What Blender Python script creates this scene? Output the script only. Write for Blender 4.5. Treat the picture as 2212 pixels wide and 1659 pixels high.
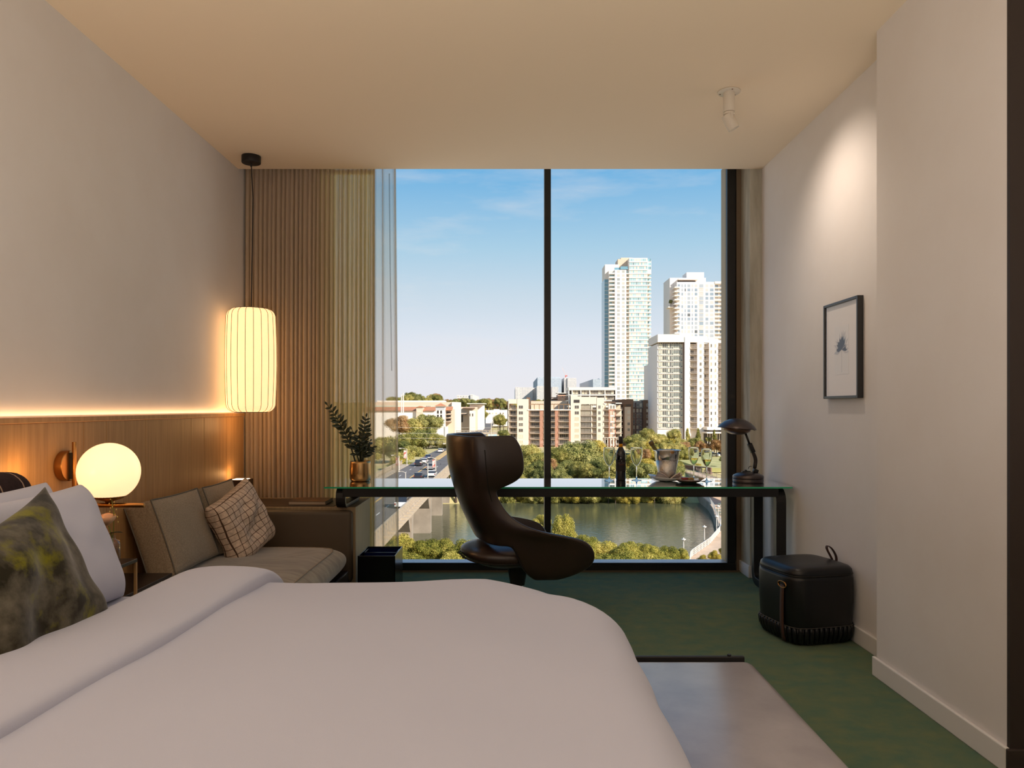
import bpy, math, random
from mathutils import Vector, Matrix, noise
for _o in list(bpy.data.objects): bpy.data.objects.remove(_o, do_unlink=True)
S = bpy.context.scene
COL = S.collection
PI = math.pi

def lin(c):
    r = []
    for v in c[:3]:
        v = v/255.0
        r.append(v/12.92 if v <= .04045 else ((v+.055)/1.055)**2.4)
    return (r[0], r[1], r[2], 1.0)

EYE = 1.2; FPX = 1600.0; CX = 1105.0; CY = 880.0
def PX(px, Y): return (px-CX)*Y/FPX
def PZ(py, Y): return EYE-(py-CY)*Y/FPX
def P(px, py, Y): return Vector((PX(px, Y), Y, PZ(py, Y)))

# ---------------------------------------------------------------- camera
cd = bpy.data.cameras.new('camera'); cam = bpy.data.objects.new('camera', cd); COL.objects.link(cam)
cam.location = (0, 0, EYE); cam.rotation_euler = (PI/2, 0, 0)
cd.sensor_width = 36; cd.lens = FPX/2212*36; cd.shift_y = (CY-829.5)/2212; cd.shift_x = (1106-CX)/2212
cd.clip_start = .05; cd.clip_end = 9000
S.camera = cam

# ---------------------------------------------------------------- sky
W = bpy.data.worlds.new('sky'); S.world = W; W.use_nodes = True
nt = W.node_tree; nt.nodes.clear()
def _n(t, tp, **kw):
    n = t.nodes.new(tp)
    for k, v in kw.items():
        if k in n.inputs: n.inputs[k].default_value = v
        else: setattr(n, k, v)
    return n
_out = _n(nt, 'ShaderNodeOutputWorld'); _bg = _n(nt, 'ShaderNodeBackground')
_tc = _n(nt, 'ShaderNodeTexCoord'); _sp = _n(nt, 'ShaderNodeSeparateXYZ'); _rp = _n(nt, 'ShaderNodeValToRGB')
nt.links.new(_tc.outputs['Generated'], _sp.inputs[0]); nt.links.new(_sp.outputs['Z'], _rp.inputs[0])
_cr = _rp.color_ramp
for pos, c in ((0.0, (238, 234, 238)), (.05, (234, 234, 241)), (.09, (226, 231, 241)), (.15, (202, 219, 233)), (.21, (172, 208, 231)),
               (.30, (116, 180, 226)), (.55, (84, 150, 208)), (1.0, (58, 118, 184))):
    e = _cr.elements.new(pos) if pos not in (0.0, 1.0) else _cr.elements[0 if pos == 0 else len(_cr.elements)-1]
    e.color = lin(c)
_mp = _n(nt, 'ShaderNodeMapping'); _mp.inputs['Scale'].default_value = (2.2, 2.2, 11)
_mp.inputs['Rotation'].default_value = (0, .16, 0)
_nz = _n(nt, 'ShaderNodeTexNoise', Scale=1.6, Detail=6.0, Roughness=.6)
nt.links.new(_tc.outputs['Generated'], _mp.inputs[0]); nt.links.new(_mp.outputs[0], _nz.inputs['Vector'])
_r2 = _n(nt, 'ShaderNodeValToRGB'); _r2.color_ramp.elements[0].position = .52; _r2.color_ramp.elements[1].position = .85
_r2.color_ramp.elements[1].color = (.55, .55, .55, 1)
nt.links.new(_nz.outputs['Fac'], _r2.inputs[0])
_mx = _n(nt, 'ShaderNodeMixRGB'); _mx.inputs[2].default_value = lin((238, 232, 232))
nt.links.new(_r2.outputs[0], _mx.inputs[0]); nt.links.new(_rp.outputs[0], _mx.inputs[1])
nt.links.new(_mx.outputs[0], _bg.inputs[0]); nt.links.new(_bg.outputs[0], _out.inputs[0])
_bg.inputs[1].default_value = 1.0

# ---------------------------------------------------------------- sun, large area lights, exposure
def light(kind, name, loc, energy, color, to=None, **kw):
    l = bpy.data.lights.new(name, kind); o = bpy.data.objects.new(name, l); COL.objects.link(o)
    l.energy = energy; l.color = color; o.location = loc
    for k, v in kw.items(): setattr(l, k, v)
    if to is not None: o.rotation_euler = (Vector(to)-Vector(loc)).to_track_quat('-Z', 'Y').to_euler()
    return o
SUN = Vector((.66, -.60, .56)).normalized()
light('SUN', 'sun', (40, -60, 60), 6.5, (1, .95, .885), to=Vector((40, -60, 60))-SUN*10, angle=.009)
# added soft fills facing down over the bed and the entry, without fixtures
light('AREA', 'fill_light_bed', (-.1, 1.55, 2.86), 3.0, (.84, .92, 1.0), to=(-.1, 1.55, 0), shape='RECTANGLE', size=2.6, size_y=2.2, spread=2.3)
light('AREA', 'fill_light_entry', (.3, -.6, 2.86), 3, (1, .95, .95), to=(.3, -.6, 0), shape='RECTANGLE', size=2.6, size_y=1.2, spread=2.3)
# added fill floating below the view, facing up to brighten the ceiling
light('AREA', 'fill_light_ceiling', (-.1, .2, .7), 79, (1, .91, .83), to=(-.1, .2, 4.2), shape='RECTANGLE', size=2.6, size_y=1.0)
S.view_settings.view_transform = 'Standard'; S.view_settings.look = 'None'
S.view_settings.gamma = 1; S.view_settings.use_curve_mapping = False
S.view_settings.exposure = 0.0

# ---------------------------------------------------------------- materials
MATS = {}
def mat(name, col=(128, 128, 128), rough=.5, metal=0.0, spec=.5, col2=None, scale=6.0, stretch=(1, 1, 1), detail=4.0, bump=0.0, bscale=None,
        lo=.35, hi=.65, island=None, objrand=None, emit=None, estr=1.0, sheen=0.0, coat=0.0, trans=0.0, ior=1.45, pos=False):
    if name in MATS: return MATS[name]
    m = bpy.data.materials.new(name); m.use_nodes = True
    t = m.node_tree; b = t.nodes['Principled BSDF']
    b.inputs['Base Color'].default_value = lin(col); b.inputs['Roughness'].default_value = rough
    b.inputs['Metallic'].default_value = metal; b.inputs['Specular IOR Level'].default_value = spec
    b.inputs['IOR'].default_value = ior
    if trans: b.inputs['Transmission Weight'].default_value = trans
    if sheen: b.inputs['Sheen Weight'].default_value = sheen; b.inputs['Sheen Roughness'].default_value = .4
    if coat: b.inputs['Coat Weight'].default_value = coat; b.inputs['Coat Roughness'].default_value = .15
    if emit: b.inputs['Emission Color'].default_value = lin(emit) if max(emit) > 10 else (*emit, 1); b.inputs['Emission Strength'].default_value = estr
    last = None
    tc = _n(t, 'ShaderNodeTexCoord'); mp = _n(t, 'ShaderNodeMapping'); mp.inputs['Scale'].default_value = stretch
    if pos:
        g = _n(t, 'ShaderNodeNewGeometry'); t.links.new(g.outputs['Position'], mp.inputs[0])
    else: t.links.new(tc.outputs['Object'], mp.inputs[0])
    if col2:
        nz = _n(t, 'ShaderNodeTexNoise', Scale=scale, Detail=detail, Roughness=.6); t.links.new(mp.outputs[0], nz.inputs['Vector'])
        r = _n(t, 'ShaderNodeValToRGB'); r.color_ramp.elements[0].position = lo; r.color_ramp.elements[1].position = hi
        r.color_ramp.elements[0].color = lin(col); r.color_ramp.elements[1].color = lin(col2)
        t.links.new(nz.outputs['Fac'], r.inputs[0]); last = r.outputs[0]
    for src, spec_ in (('isl', island), ('obj', objrand)):
        if not spec_: continue
        # list of (position, colour): constant ramp picked by a random number per island / per object
        if src == 'isl': g = _n(t, 'ShaderNodeNewGeometry'); so = g.outputs['Random Per Island']
        else: g = _n(t, 'ShaderNodeObjectInfo'); so = g.outputs['Random']
        r = _n(t, 'ShaderNodeValToRGB'); r.color_ramp.interpolation = 'CONSTANT' if spec_[0] == 'c' else 'LINEAR'
        L = spec_[1]
        r.color_ramp.elements[0].position = L[0][0]; r.color_ramp.elements[0].color = lin(L[0][1])
        r.color_ramp.elements[1].position = L[-1][0]; r.color_ramp.elements[1].color = lin(L[-1][1])
        for p_, c_ in L[1:-1]: e = r.color_ramp.elements.new(p_); e.color = lin(c_)
        t.links.new(so, r.inputs[0])
        if last is None: last = r.outputs[0]
        else:
            x = _n(t, 'ShaderNodeMixRGB'); x.inputs[0].default_value = .5
            t.links.new(last, x.inputs[1]); t.links.new(r.outputs[0], x.inputs[2]); last = x.outputs[0]
    if last is not None: t.links.new(last, b.inputs['Base Color'])
    if bump:
        nb = _n(t, 'ShaderNodeTexNoise', Scale=bscale or scale, Detail=5.0); t.links.new(mp.outputs[0], nb.inputs['Vector'])
        bp = _n(t, 'ShaderNodeBump', Strength=bump, Distance=.02); t.links.new(nb.outputs['Fac'], bp.inputs['Height'])
        t.links.new(bp.outputs[0], b.inputs['Normal'])
    m.diffuse_color = lin(col); MATS[name] = m
    return m

def leafmat(name, cols, brown=None):
    m = bpy.data.materials.new(name); m.use_nodes = True; t = m.node_tree; t.nodes.clear()
    o = _n(t, 'ShaderNodeOutputMaterial'); d = _n(t, 'ShaderNodeBsdfDiffuse'); tr = _n(t, 'ShaderNodeBsdfTranslucent'); mx = _n(t, 'ShaderNodeMixShader')
    mx.inputs[0].default_value = .3
    g = _n(t, 'ShaderNodeNewGeometry'); oi = _n(t, 'ShaderNodeObjectInfo'); tc = _n(t, 'ShaderNodeTexCoord')
    nz = _n(t, 'ShaderNodeTexNoise', Scale=2.6, Detail=3.0); t.links.new(tc.outputs['Object'], nz.inputs['Vector'])
    a = _n(t, 'ShaderNodeMath', operation='MULTIPLY_ADD'); t.links.new(g.outputs['Random Per Island'], a.inputs[0]); a.inputs[1].default_value = .42
    b = _n(t, 'ShaderNodeMath', operation='MULTIPLY_ADD'); t.links.new(oi.outputs['Random'], b.inputs[0]); b.inputs[1].default_value = .38
    t.links.new(nz.outputs['Fac'], b.inputs[2])
    c = _n(t, 'ShaderNodeMath', operation='SUBTRACT'); t.links.new(b.outputs[0], c.inputs[0]); c.inputs[1].default_value = .38
    t.links.new(c.outputs[0], a.inputs[2])
    r = _n(t, 'ShaderNodeValToRGB'); E = r.color_ramp.elements
    E[0].position = .05; E[0].color = lin(cols[0]); E[1].position = .85; E[1].color = lin(cols[-1])
    for i, cc in enumerate(cols[1:-1]): e = E.new(.05+.8*(i+1)/(len(cols)-1)); e.color = lin(cc)
    t.links.new(a.outputs[0], r.inputs[0])
    t.links.new(r.outputs[0], d.inputs[0]); t.links.new(r.outputs[0], tr.inputs[0])
    t.links.new(d.outputs[0], mx.inputs[1]); t.links.new(tr.outputs[0], mx.inputs[2]); t.links.new(mx.outputs[0], o.inputs[0])
    MATS[name] = m; return m

def glassmat(name, tint=(245, 250, 248), ior=1.45, boost=1.0, rough=0.0, refl=(255, 255, 255)):
    """clear sheet glass: transparent, mirrored by the Fresnel law"""
    m = bpy.data.materials.new(name); m.use_nodes = True; t = m.node_tree; t.nodes.clear()
    o = _n(t, 'ShaderNodeOutputMaterial'); a = _n(t, 'ShaderNodeBsdfTransparent'); g = _n(t, 'ShaderNodeBsdfGlossy', Roughness=rough); mx = _n(t, 'ShaderNodeMixShader')
    a.inputs[0].default_value = lin(tint); g.inputs[0].default_value = lin(refl); f = _n(t, 'ShaderNodeFresnel', IOR=ior)
    k = _n(t, 'ShaderNodeMath', operation='MULTIPLY'); k.use_clamp = True; k.inputs[1].default_value = boost
    ge = _n(t, 'ShaderNodeNewGeometry'); fr = _n(t, 'ShaderNodeMath', operation='SUBTRACT'); fr.inputs[0].default_value = 1.0; t.links.new(ge.outputs['Backfacing'], fr.inputs[1])
    k2 = _n(t, 'ShaderNodeMath', operation='MULTIPLY'); t.links.new(f.outputs[0], k.inputs[0]); t.links.new(k.outputs[0], k2.inputs[0]); t.links.new(fr.outputs[0], k2.inputs[1]); t.links.new(k2.outputs[0], mx.inputs[0])
    t.links.new(a.outputs[0], mx.inputs[1]); t.links.new(g.outputs[0], mx.inputs[2]); t.links.new(mx.outputs[0], o.inputs[0])
    MATS[name] = m; return m

def realglass(name, tint=(250, 252, 252), ior=1.45, rough=0.0):
    m = bpy.data.materials.new(name); m.use_nodes = True; t = m.node_tree; t.nodes.clear()
    o = _n(t, 'ShaderNodeOutputMaterial'); g = _n(t, 'ShaderNodeBsdfGlass', IOR=ior, Roughness=rough); g.inputs[0].default_value = lin(tint); t.links.new(g.outputs[0], o.inputs[0])
    MATS[name] = m; return m
# ---------------------------------------------------------------- objects
def tag(o, label=None, cat=None, group=None, kind=None):
    if label: o['label'] = label
    if cat: o['category'] = cat
    if group: o['group'] = group
    if kind: o['kind'] = kind
    return o
def thing(name, label, cat, loc=(0, 0, 0), rz=0.0, group=None, kind=None):
    o = bpy.data.objects.new(name, None); COL.objects.link(o); o.location = loc; o.rotation_euler = (0, 0, rz); o.empty_display_size = .1
    return tag(o, label, cat, group, kind)
def rootloc(o):
    v = Vector((0, 0, 0))
    while o is not None: v = v+o.location; o = o.parent
    return v
def kids(o): return [c for c in o.children]
def copy_tree(o, parent=None):
    c = o.copy(); COL.objects.link(c); c.parent = parent
    for ch in kids(o): copy_tree(ch, c)
    return c
class MB:
    def __init__(s): s.v = []; s.f = []; s.m = []
    def add(s, vs, fs, mi=0):
        n = len(s.v); s.v += [tuple(v) for v in vs]; s.f += [tuple(i+n for i in f) for f in fs]; s.m += [mi]*len(fs); return s
    def box(s, x0, x1, y0, y1, z0, z1, mi=0, M=None):
        vs = [Vector((x, y, z)) for z in (z0, z1) for y in (y0, y1) for x in (x0, x1)]
        if M is not None: vs = [M@v for v in vs]
        return s.add(vs, [(0, 2, 3, 1), (4, 5, 7, 6), (0, 1, 5, 4), (2, 6, 7, 3), (0, 4, 6, 2), (1, 3, 7, 5)], mi)
    def lathe(s, prof, c=(0, 0, 0), n=24, mi=0, M=None, a0=0.0):
        c = Vector(c); vs = []; fs = []; k = len(prof)
        for r, z in prof:
            for i in range(n):
                a = a0+2*PI*i/n; v = Vector((r*math.cos(a), r*math.sin(a), z)); vs.append((M@v if M is not None else v)+c)
        for j in range(k-1):
            for i in range(n):
                i2 = (i+1) % n; fs.append((j*n+i, j*n+i2, (j+1)*n+i2, (j+1)*n+i))
        if prof[0][0] > 1e-6: fs.append(tuple(range(n-1, -1, -1)))
        if prof[-1][0] > 1e-6: fs.append(tuple((k-1)*n+i for i in range(n)))
        return s.add(vs, fs, mi)
    def tube(s, path, r, n=8, mi=0, closed=False):
        path = [Vector(p) for p in path]; k = len(path); rs = r if isinstance(r, (list, tuple)) else [r]*k
        vs = []; fs = []; ref = None
        for j, p in enumerate(path):
            d = (path[(j+1) % k]-path[j-1]) if closed else (path[min(j+1, k-1)]-path[max(j-1, 0)])
            d = d.normalized()
            if ref is None: ref = d.orthogonal().normalized()
            ref = (ref-d*ref.dot(d)).normalized(); b = d.cross(ref)
            for i in range(n):
                a = 2*PI*i/n; vs.append(p+(ref*math.cos(a)+b*math.sin(a))*rs[j])
        for j in range(k if closed else k-1):
            j2 = (j+1) % k
            for i in range(n): i2 = (i+1) % n; fs.append((j*n+i, j*n+i2, j2*n+i2, j2*n+i))
        if not closed: fs += [tuple(range(n-1, -1, -1)), tuple((k-1)*n+i for i in range(n))]
        return s.add(vs, fs, mi)
    def grid(s, fn, nu, nv, mi=0, cu=False, skip=None):
        vs = [fn(i/(nu-1) if not cu else i/nu, j/(nv-1)) for j in range(nv) for i in range(nu)]
        fs = []
        for j in range(nv-1):
            for i in range(nu if cu else nu-1):
                if skip and skip(i, j): continue
                i2 = (i+1) % nu; fs.append((j*nu+i, j*nu+i2, (j+1)*nu+i2, (j+1)*nu+i))
        return s.add(vs, fs, mi)
    def prism(s, poly, y0, y1, mi=0, ax='y'):
        n = len(poly)
        def mk(a, b, t): return (a, t, b) if ax == 'y' else ((t, a, b) if ax == 'x' else (a, b, t))
        vs = [mk(a, b, y0) for a, b in poly]+[mk(a, b, y1) for a, b in poly]
        fs = [tuple(range(n)), tuple(range(2*n-1, n-1, -1))]+[(i, i+n, (i+1) % n+n, (i+1) % n) for i in range(n)]
        return s.add(vs, fs, mi)
    def build(s, name, m, parent=None, smooth=False, bevel=0, subsurf=0, solid=0, local=False, seg=2, fix=True, crease=None, soff=-1):
        me = bpy.data.meshes.new(name)
        L = Vector((0, 0, 0)) if (parent is None or local) else rootloc(parent)
        me.from_pydata([(v[0]-L.x, v[1]-L.y, v[2]-L.z) for v in s.v], [], s.f)
        for mm in (m if isinstance(m, (list, tuple)) else [m]): me.materials.append(mm)
        if any(s.m): me.polygons.foreach_set('material_index', s.m)
        if fix:
            import bmesh
            bm = bmesh.new(); bm.from_mesh(me); bmesh.ops.recalc_face_normals(bm, faces=bm.faces); bm.to_mesh(me); bm.free()
        if smooth: me.polygons.foreach_set('use_smooth', [True]*len(me.polygons))
        me.update()
        o = bpy.data.objects.new(name, me); COL.objects.link(o)
        if parent is not None: o.parent = parent
        if solid: q = o.modifiers.new('solid', 'SOLIDIFY'); q.thickness = solid; q.offset = soff
        if bevel: q = o.modifiers.new('bevel', 'BEVEL'); q.width = bevel; q.segments = seg; q.limit_method = 'ANGLE'; q.angle_limit = .6
        if subsurf: q = o.modifiers.new('sub', 'SUBSURF'); q.levels = subsurf; q.render_levels = subsurf
        if bevel and seg > 2 and not smooth:
            me.polygons.foreach_set('use_smooth', [True]*len(me.polygons))
        return o
def box(name, m, x0, x1, y0, y1, z0, z1, parent=None, bevel=0, seg=2): return MB().box(x0, x1, y0, y1, z0, z1).build(name, m, parent, bevel=bevel, seg=seg)
def struct(o, label, cat): return tag(o, label, cat, None, 'structure')
def inst(o, parent, loc, rz=0.0, sc=None):
    """one more copy of a mesh object under a parent (local location)"""
    c = o.copy(); COL.objects.link(c); c.parent = parent; c.location = loc; c.rotation_euler = (0, 0, rz)
    if sc: c.scale = sc
    return c
# ================================================================ ROOM SHELL
ZC = 2.88; XL = -1.925; XR = 1.765; XN = 1.632; YE = 5.22; YW = 5.40; YB = -1.7; XH = 2.7
plaster = mat('wall_paint', (224, 219, 216), .75, spec=.25, col2=(221, 215, 211), scale=3)
ceil_m = mat('ceiling_warm_lit', (238, 219, 192), .8, spec=.2)  # warm glow of the lamps is put into this base colour
trim_m = mat('trim_paint', (222, 218, 214), .5)
carpet = mat('carpet', (72, 110, 86), .95, spec=.1, col2=(114, 124, 80), scale=4.0, stretch=(2.4, 3.0, 1), detail=10, lo=.30, hi=.74, bump=.6, bscale=160, sheen=.15)
black_al = mat('black_aluminium', (24, 22, 21), .42, spec=.5)
sill_al = mat('silver_sill', (188, 186, 190), .38, metal=.3)
bronze_al = mat('bronze_anodised', (172, 152, 116), .5, metal=.1)
concrete = mat('concrete', (190, 186, 172), .85, spec=.2, col2=(156, 150, 134), scale=5, stretch=(2.5, 2.5, .35), detail=8, bump=.25, bscale=22)
darkbrown = mat('dark_brown_matte', (48, 38, 33), .6)
oak = mat('oak_veneer', (186, 146, 98), .5, spec=.35, col2=(158, 120, 78), scale=9, stretch=(7, 7, .35), detail=8, lo=.3, hi=.72)
glass = glassmat('window_glass', (254, 255, 255), 1.30, .5)

struct(box('floor', carpet, XL-.1, XH, YB, 5.6, -.2, 0), 'dark green streaky carpet covering the bedroom floor', 'carpet')
struct(box('ceiling', ceil_m, XL-.1, XH, YB-.1, YE, ZC, ZC+.3), 'plain plaster ceiling coloured with warm lamplight', 'ceiling')
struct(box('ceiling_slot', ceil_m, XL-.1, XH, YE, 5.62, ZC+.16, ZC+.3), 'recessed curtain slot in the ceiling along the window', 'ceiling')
wl = struct(box('wall_left', plaster, XL-.15, XL, YB, 5.6, 0, ZC+.2), 'plain off white wall behind the headboard', 'wall')
struct(box('wall_right', plaster, XR, XR+.15, 3.31, 5.6, 0, ZC+.2), 'off white wall where the framed print hangs', 'wall')
struct(box('wall_step', plaster, XN, XH, 2.44, 3.31, 0, ZC+.1), 'off white projecting wall block before the framed print', 'wall')
we = struct(box('wall_entry', darkbrown, XN, XH, 2.425, 2.44, 0, ZC), 'dark brown end face of the projecting wall at the frame edge', 'wall')  # thin facing on the block's end, coloured plain dark brown
struct(box('wall_hall', plaster, XH, XH+.1, YB, 2.6, 0, ZC+.1), 'plain side wall of the entry', 'wall')
struct(box('wall_back', plaster, XL-.1, XH+.1, YB-.1, YB, 0, ZC+.1), 'plain back wall behind the viewer', 'wall')
struct(box('wall_window', darkbrown, XL, -1.36, YW, 5.6, 0, ZC+.2), 'dark wall stub behind the curtain beside the window', 'wall')
pc = struct(box('concrete_column', concrete, 1.68, XR+.02, YE, 5.56, 0, ZC+.2, bevel=.006), 'raw grey concrete column at the window corner', 'column')
for x in (1.70, 1.75):
    MB().lathe([(.004, 0), (.006, -.002), (.004, -.003)], (x, YE+.001, 2.6 if x < 1.72 else 2.35), 8, M=Matrix.Rotation(PI/2, 4, 'X')).build('form_tie_hole', darkbrown, pc)
struct(box('trim_1', mat('brown_strip', (116, 98, 78), .6), 1.646, 1.68, YW+.02, 5.56, 0, ZC+.2), 'brown filler strip between window post and concrete column', 'trim')
def skirt(nm, x0, x1, y0, y1, lab, m=trim_m, h=.085): struct(box(nm, m, x0, x1, y0, y1, 0, h, bevel=.004), lab, 'baseboard')
skirt('baseboard_right', XR-.015, XR, 3.32, YE, 'pale baseboard under the framed print')
skirt('baseboard_step', XN-.015, XN, 2.425, 3.325, 'pale baseboard along the projecting wall')
skirt('baseboard_column', 1.665, 1.68, YE-.0148, 5.5, 'pale baseboard on the window side of the concrete column')
skirt('baseboard_column_front', 1.6803, XR-.0152, YE-.015, YE, 'short pale baseboard across the face of the concrete column')
skirt('baseboard_entry', XN-.015, XH, 2.41, 2.425, 'dark baseboard on the brown wall end', darkbrown, .085)
# ---- headboard panelling
XP = -1.885
js = [YB, -.6, .5, 1.35, 2.2, 3.264, 3.447, 3.818, 4.358, 4.542, 4.904, 5.215]
for i in range(len(js)-1):
    box('panel', oak, XL, XP, js[i]+.0015, js[i+1]-.0015, .02, 1.137, wl, bevel=.0015, seg=1)
box('panel_backing', darkbrown, XL, XP-.012, YB, 5.21, .02, 1.13, wl)
box('panel_cap', oak, -1.905, XP+.006, YB, 5.218, 1.139, 1.160, wl, bevel=.002)
# LED cove behind the cap: real strip, lights the wall above the panelling
led = box('light_strip', mat('led_strip', (255, 180, 110), emit=(1.0, .55, .22), estr=1.6), -1.922, -1.909, YB, 5.2, 1.144, 1.152, wl)
tag(led, 'glowing warm light strip')
l = light('AREA', 'cove_light', (-1.912, 2.2, 1.166), 3.0, (1, .55, .24), to=(-1.78, 2.2, 2.6), shape='RECTANGLE', size=.02, size_y=6.2); l.rotation_euler = (PI, -.10, 0); l.data.size = .02; l.data.size_y = 6.0

# ---- window
win = thing('window_1', 'wide black framed picture window with one mullion, looking over the river', 'window', (0, YW, 0), kind='structure')
box('sill', sill_al, -1.36, 1.58, 5.41, 5.53, .05, .066, win)
box('frame_rail', black_al, -1.36, 1.633, YW, 5.50, .0, .05, win)
box('frame_rail', black_al, -1.36, 1.633, YW, 5.415, .05, .066, win, bevel=.002)
box('frame_rail', black_al, -1.36, 1.633, YW, 5.5, ZC+.10, ZC+.18, win)
box('frame_post', black_al, 1.573, 1.633, YW, 5.44, .066, ZC+.1, win, bevel=.002)
box('reveal', bronze_al, 1.573, 1.64, 5.44, 5.56, .066, ZC+.1, win)
box('frame_post', black_al, -1.38, -1.32, YW, 5.5, .066, ZC+.1, win)
box('mullion', black_al, .240, .287, YW, 5.44, .066, ZC+.1, win, bevel=.002)
box('mullion_cap', bronze_al, .240, .287, 5.44, 5.50, .066, ZC+.1, win)
for a, b in ((-1.32, .24), (.287, 1.573)): box('glass_pane', glass, a, b, 5.450, 5.456, .066, ZC+.1, win)
box('threshold_strip', mat('threshold', (96, 84, 66), .6), -1.36, 1.66, YW-.012, YW, 0, .012, win)

# ================================================================ CURTAIN
def sheermat(name, a, dif, tr, tint):
    m = bpy.data.materials.new(name); m.use_nodes = True; t = m.node_tree; t.nodes.clear()
    o = _n(t, 'ShaderNodeOutputMaterial'); T = _n(t, 'ShaderNodeBsdfTransparent'); T.inputs[0].default_value = lin(tint)
    D = _n(t, 'ShaderNodeBsdfDiffuse'); D.inputs[0].default_value = lin(dif); R = _n(t, 'ShaderNodeBsdfTranslucent'); R.inputs[0].default_value = lin(tr)
    tc = _n(t, 'ShaderNodeTexCoord'); mp = _n(t, 'ShaderNodeMapping'); mp.inputs['Scale'].default_value = (90, 90, 7); t.links.new(tc.outputs['Object'], mp.inputs[0])
    nz = _n(t, 'ShaderNodeTexNoise', Scale=1.0, Detail=3.0); t.links.new(mp.outputs[0], nz.inputs['Vector'])
    m1 = _n(t, 'ShaderNodeMixShader'); m1.inputs[0].default_value = .38; t.links.new(D.outputs[0], m1.inputs[1]); t.links.new(R.outputs[0], m1.inputs[2])
    lw = _n(t, 'ShaderNodeLayerWeight'); lw.inputs[0].default_value = .5
    c = _n(t, 'ShaderNodeMath', operation='SUBTRACT'); c.inputs[0].default_value = 1.0; t.links.new(lw.outputs['Facing'], c.inputs[1])
    c2 = _n(t, 'ShaderNodeMath', operation='MAXIMUM'); t.links.new(c.outputs[0], c2.inputs[0]); c2.inputs[1].default_value = .06
    c3 = _n(t, 'ShaderNodeMath', operation='DIVIDE'); c3.inputs[0].default_value = 1.0; t.links.new(c2.outputs[0], c3.inputs[1])
    c4 = _n(t, 'ShaderNodeMath', operation='POWER'); c4.inputs[0].default_value = 1-a; t.links.new(c3.outputs[0], c4.inputs[1])
    c5 = _n(t, 'ShaderNodeMath', operation='SUBTRACT'); c5.inputs[0].default_value = 1.0; t.links.new(c4.outputs[0], c5.inputs[1])
    c6 = _n(t, 'ShaderNodeMath', operation='MULTIPLY_ADD'); t.links.new(nz.outputs['Fac'], c6.inputs[0]); c6.inputs[1].default_value = .16; c6.inputs[2].default_value = .92
    c7 = _n(t, 'ShaderNodeMath', operation='MULTIPLY'); c7.use_clamp = True; t.links.new(c5.outputs[0], c7.inputs[0]); t.links.new(c6.outputs[0], c7.inputs[1])
    mx = _n(t, 'ShaderNodeMixShader'); t.links.new(c7.outputs[0], mx.inputs[0]); t.links.new(T.outputs[0], mx.inputs[1]); t.links.new(m1.outputs[0], mx.inputs[2])
    t.links.new(mx.outputs[0], o.inputs[0]); MATS[name] = m; return m
sheer = sheermat('sheer_fabric', .90, (212, 190, 170), (208, 196, 110), (250, 248, 232)); sheer1 = sheermat('sheer_fabric_single', .40, (206, 186, 164), (216, 206, 150), (250, 248, 244))
random.seed(4)
cu = thing('curtain', 'sheer taupe pleated curtain gathered at the left end of the window', 'curtain', (-1.4, 5.31, 0))
def curtain(x0, x1, pitch, amp, seed, zb):
    mb = MB(); n = int((x1-x0)/pitch); r = random.Random(seed)
    off = [r.uniform(-.2, .2) for _ in range(n+2)]; am = [r.uniform(.75, 1.2) for _ in range(n+2)]
    def fn(u, v):
        t = u*n; k = int(min(t, n-1e-6)); f = t-k
        ph = t+off[k]*(1-f)*.6+off[k+1]*f*.6+.10*v*math.sin(k*2.1+v*3)
        z = zb+(ZC+.06-zb)*(1-v); w = .45+.55*min(1, v*6)
        y = 5.335-amp*(am[k]*(1-f)+am[k+1]*f)*w*abs(math.sin(PI*ph))**.75+.006*math.sin(k*1.7+2*v)
        x = x0+(x1-x0)*u-pitch*.10*math.sin(2*PI*ph)*(.4+.6*v)+.004*v*math.sin(k*2.7)
        return (min(x, x1), y, z)
    return mb.grid(fn, n*12+1, 9)
curtain(XL+.01, -.985, .0315, .042, 7, .02).build('pleated_panel', sheer, cu, smooth=True)
def flat(u, v):
    x = -.985+u*.155*(1+.13*v); z = .02+(ZC+.06-.02)*(1-v)
    y = 5.31+.004*math.sin(9*u+2*v)
    for c, wd, am in ((.02, .05, .03), (.40, .055, .028), (.95, .07, .032)):
        d = (u-c-.05*v*math.sin(c*9))/wd; y += am*math.exp(-d*d)*math.sin(d*3.4)
    return (x, y, z)
MB().grid(flat, 90, 14).build('leading_panel', sheer1, cu, smooth=True)
box('header_tape', mat('header_tape', (196, 182, 164), .9), XL+.01, -.99, 5.338, 5.342, ZC-.002, ZC+.03, cu)
MB().tube([(-.868, 5.26, ZC-.02), (-.862, 5.26, 2.2), (-.851, 5.26, 1.46)], .0045, 8).build('draw_wand', glassmat('acrylic', (225, 225, 225), 1.5, 1.0), cu)

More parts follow.
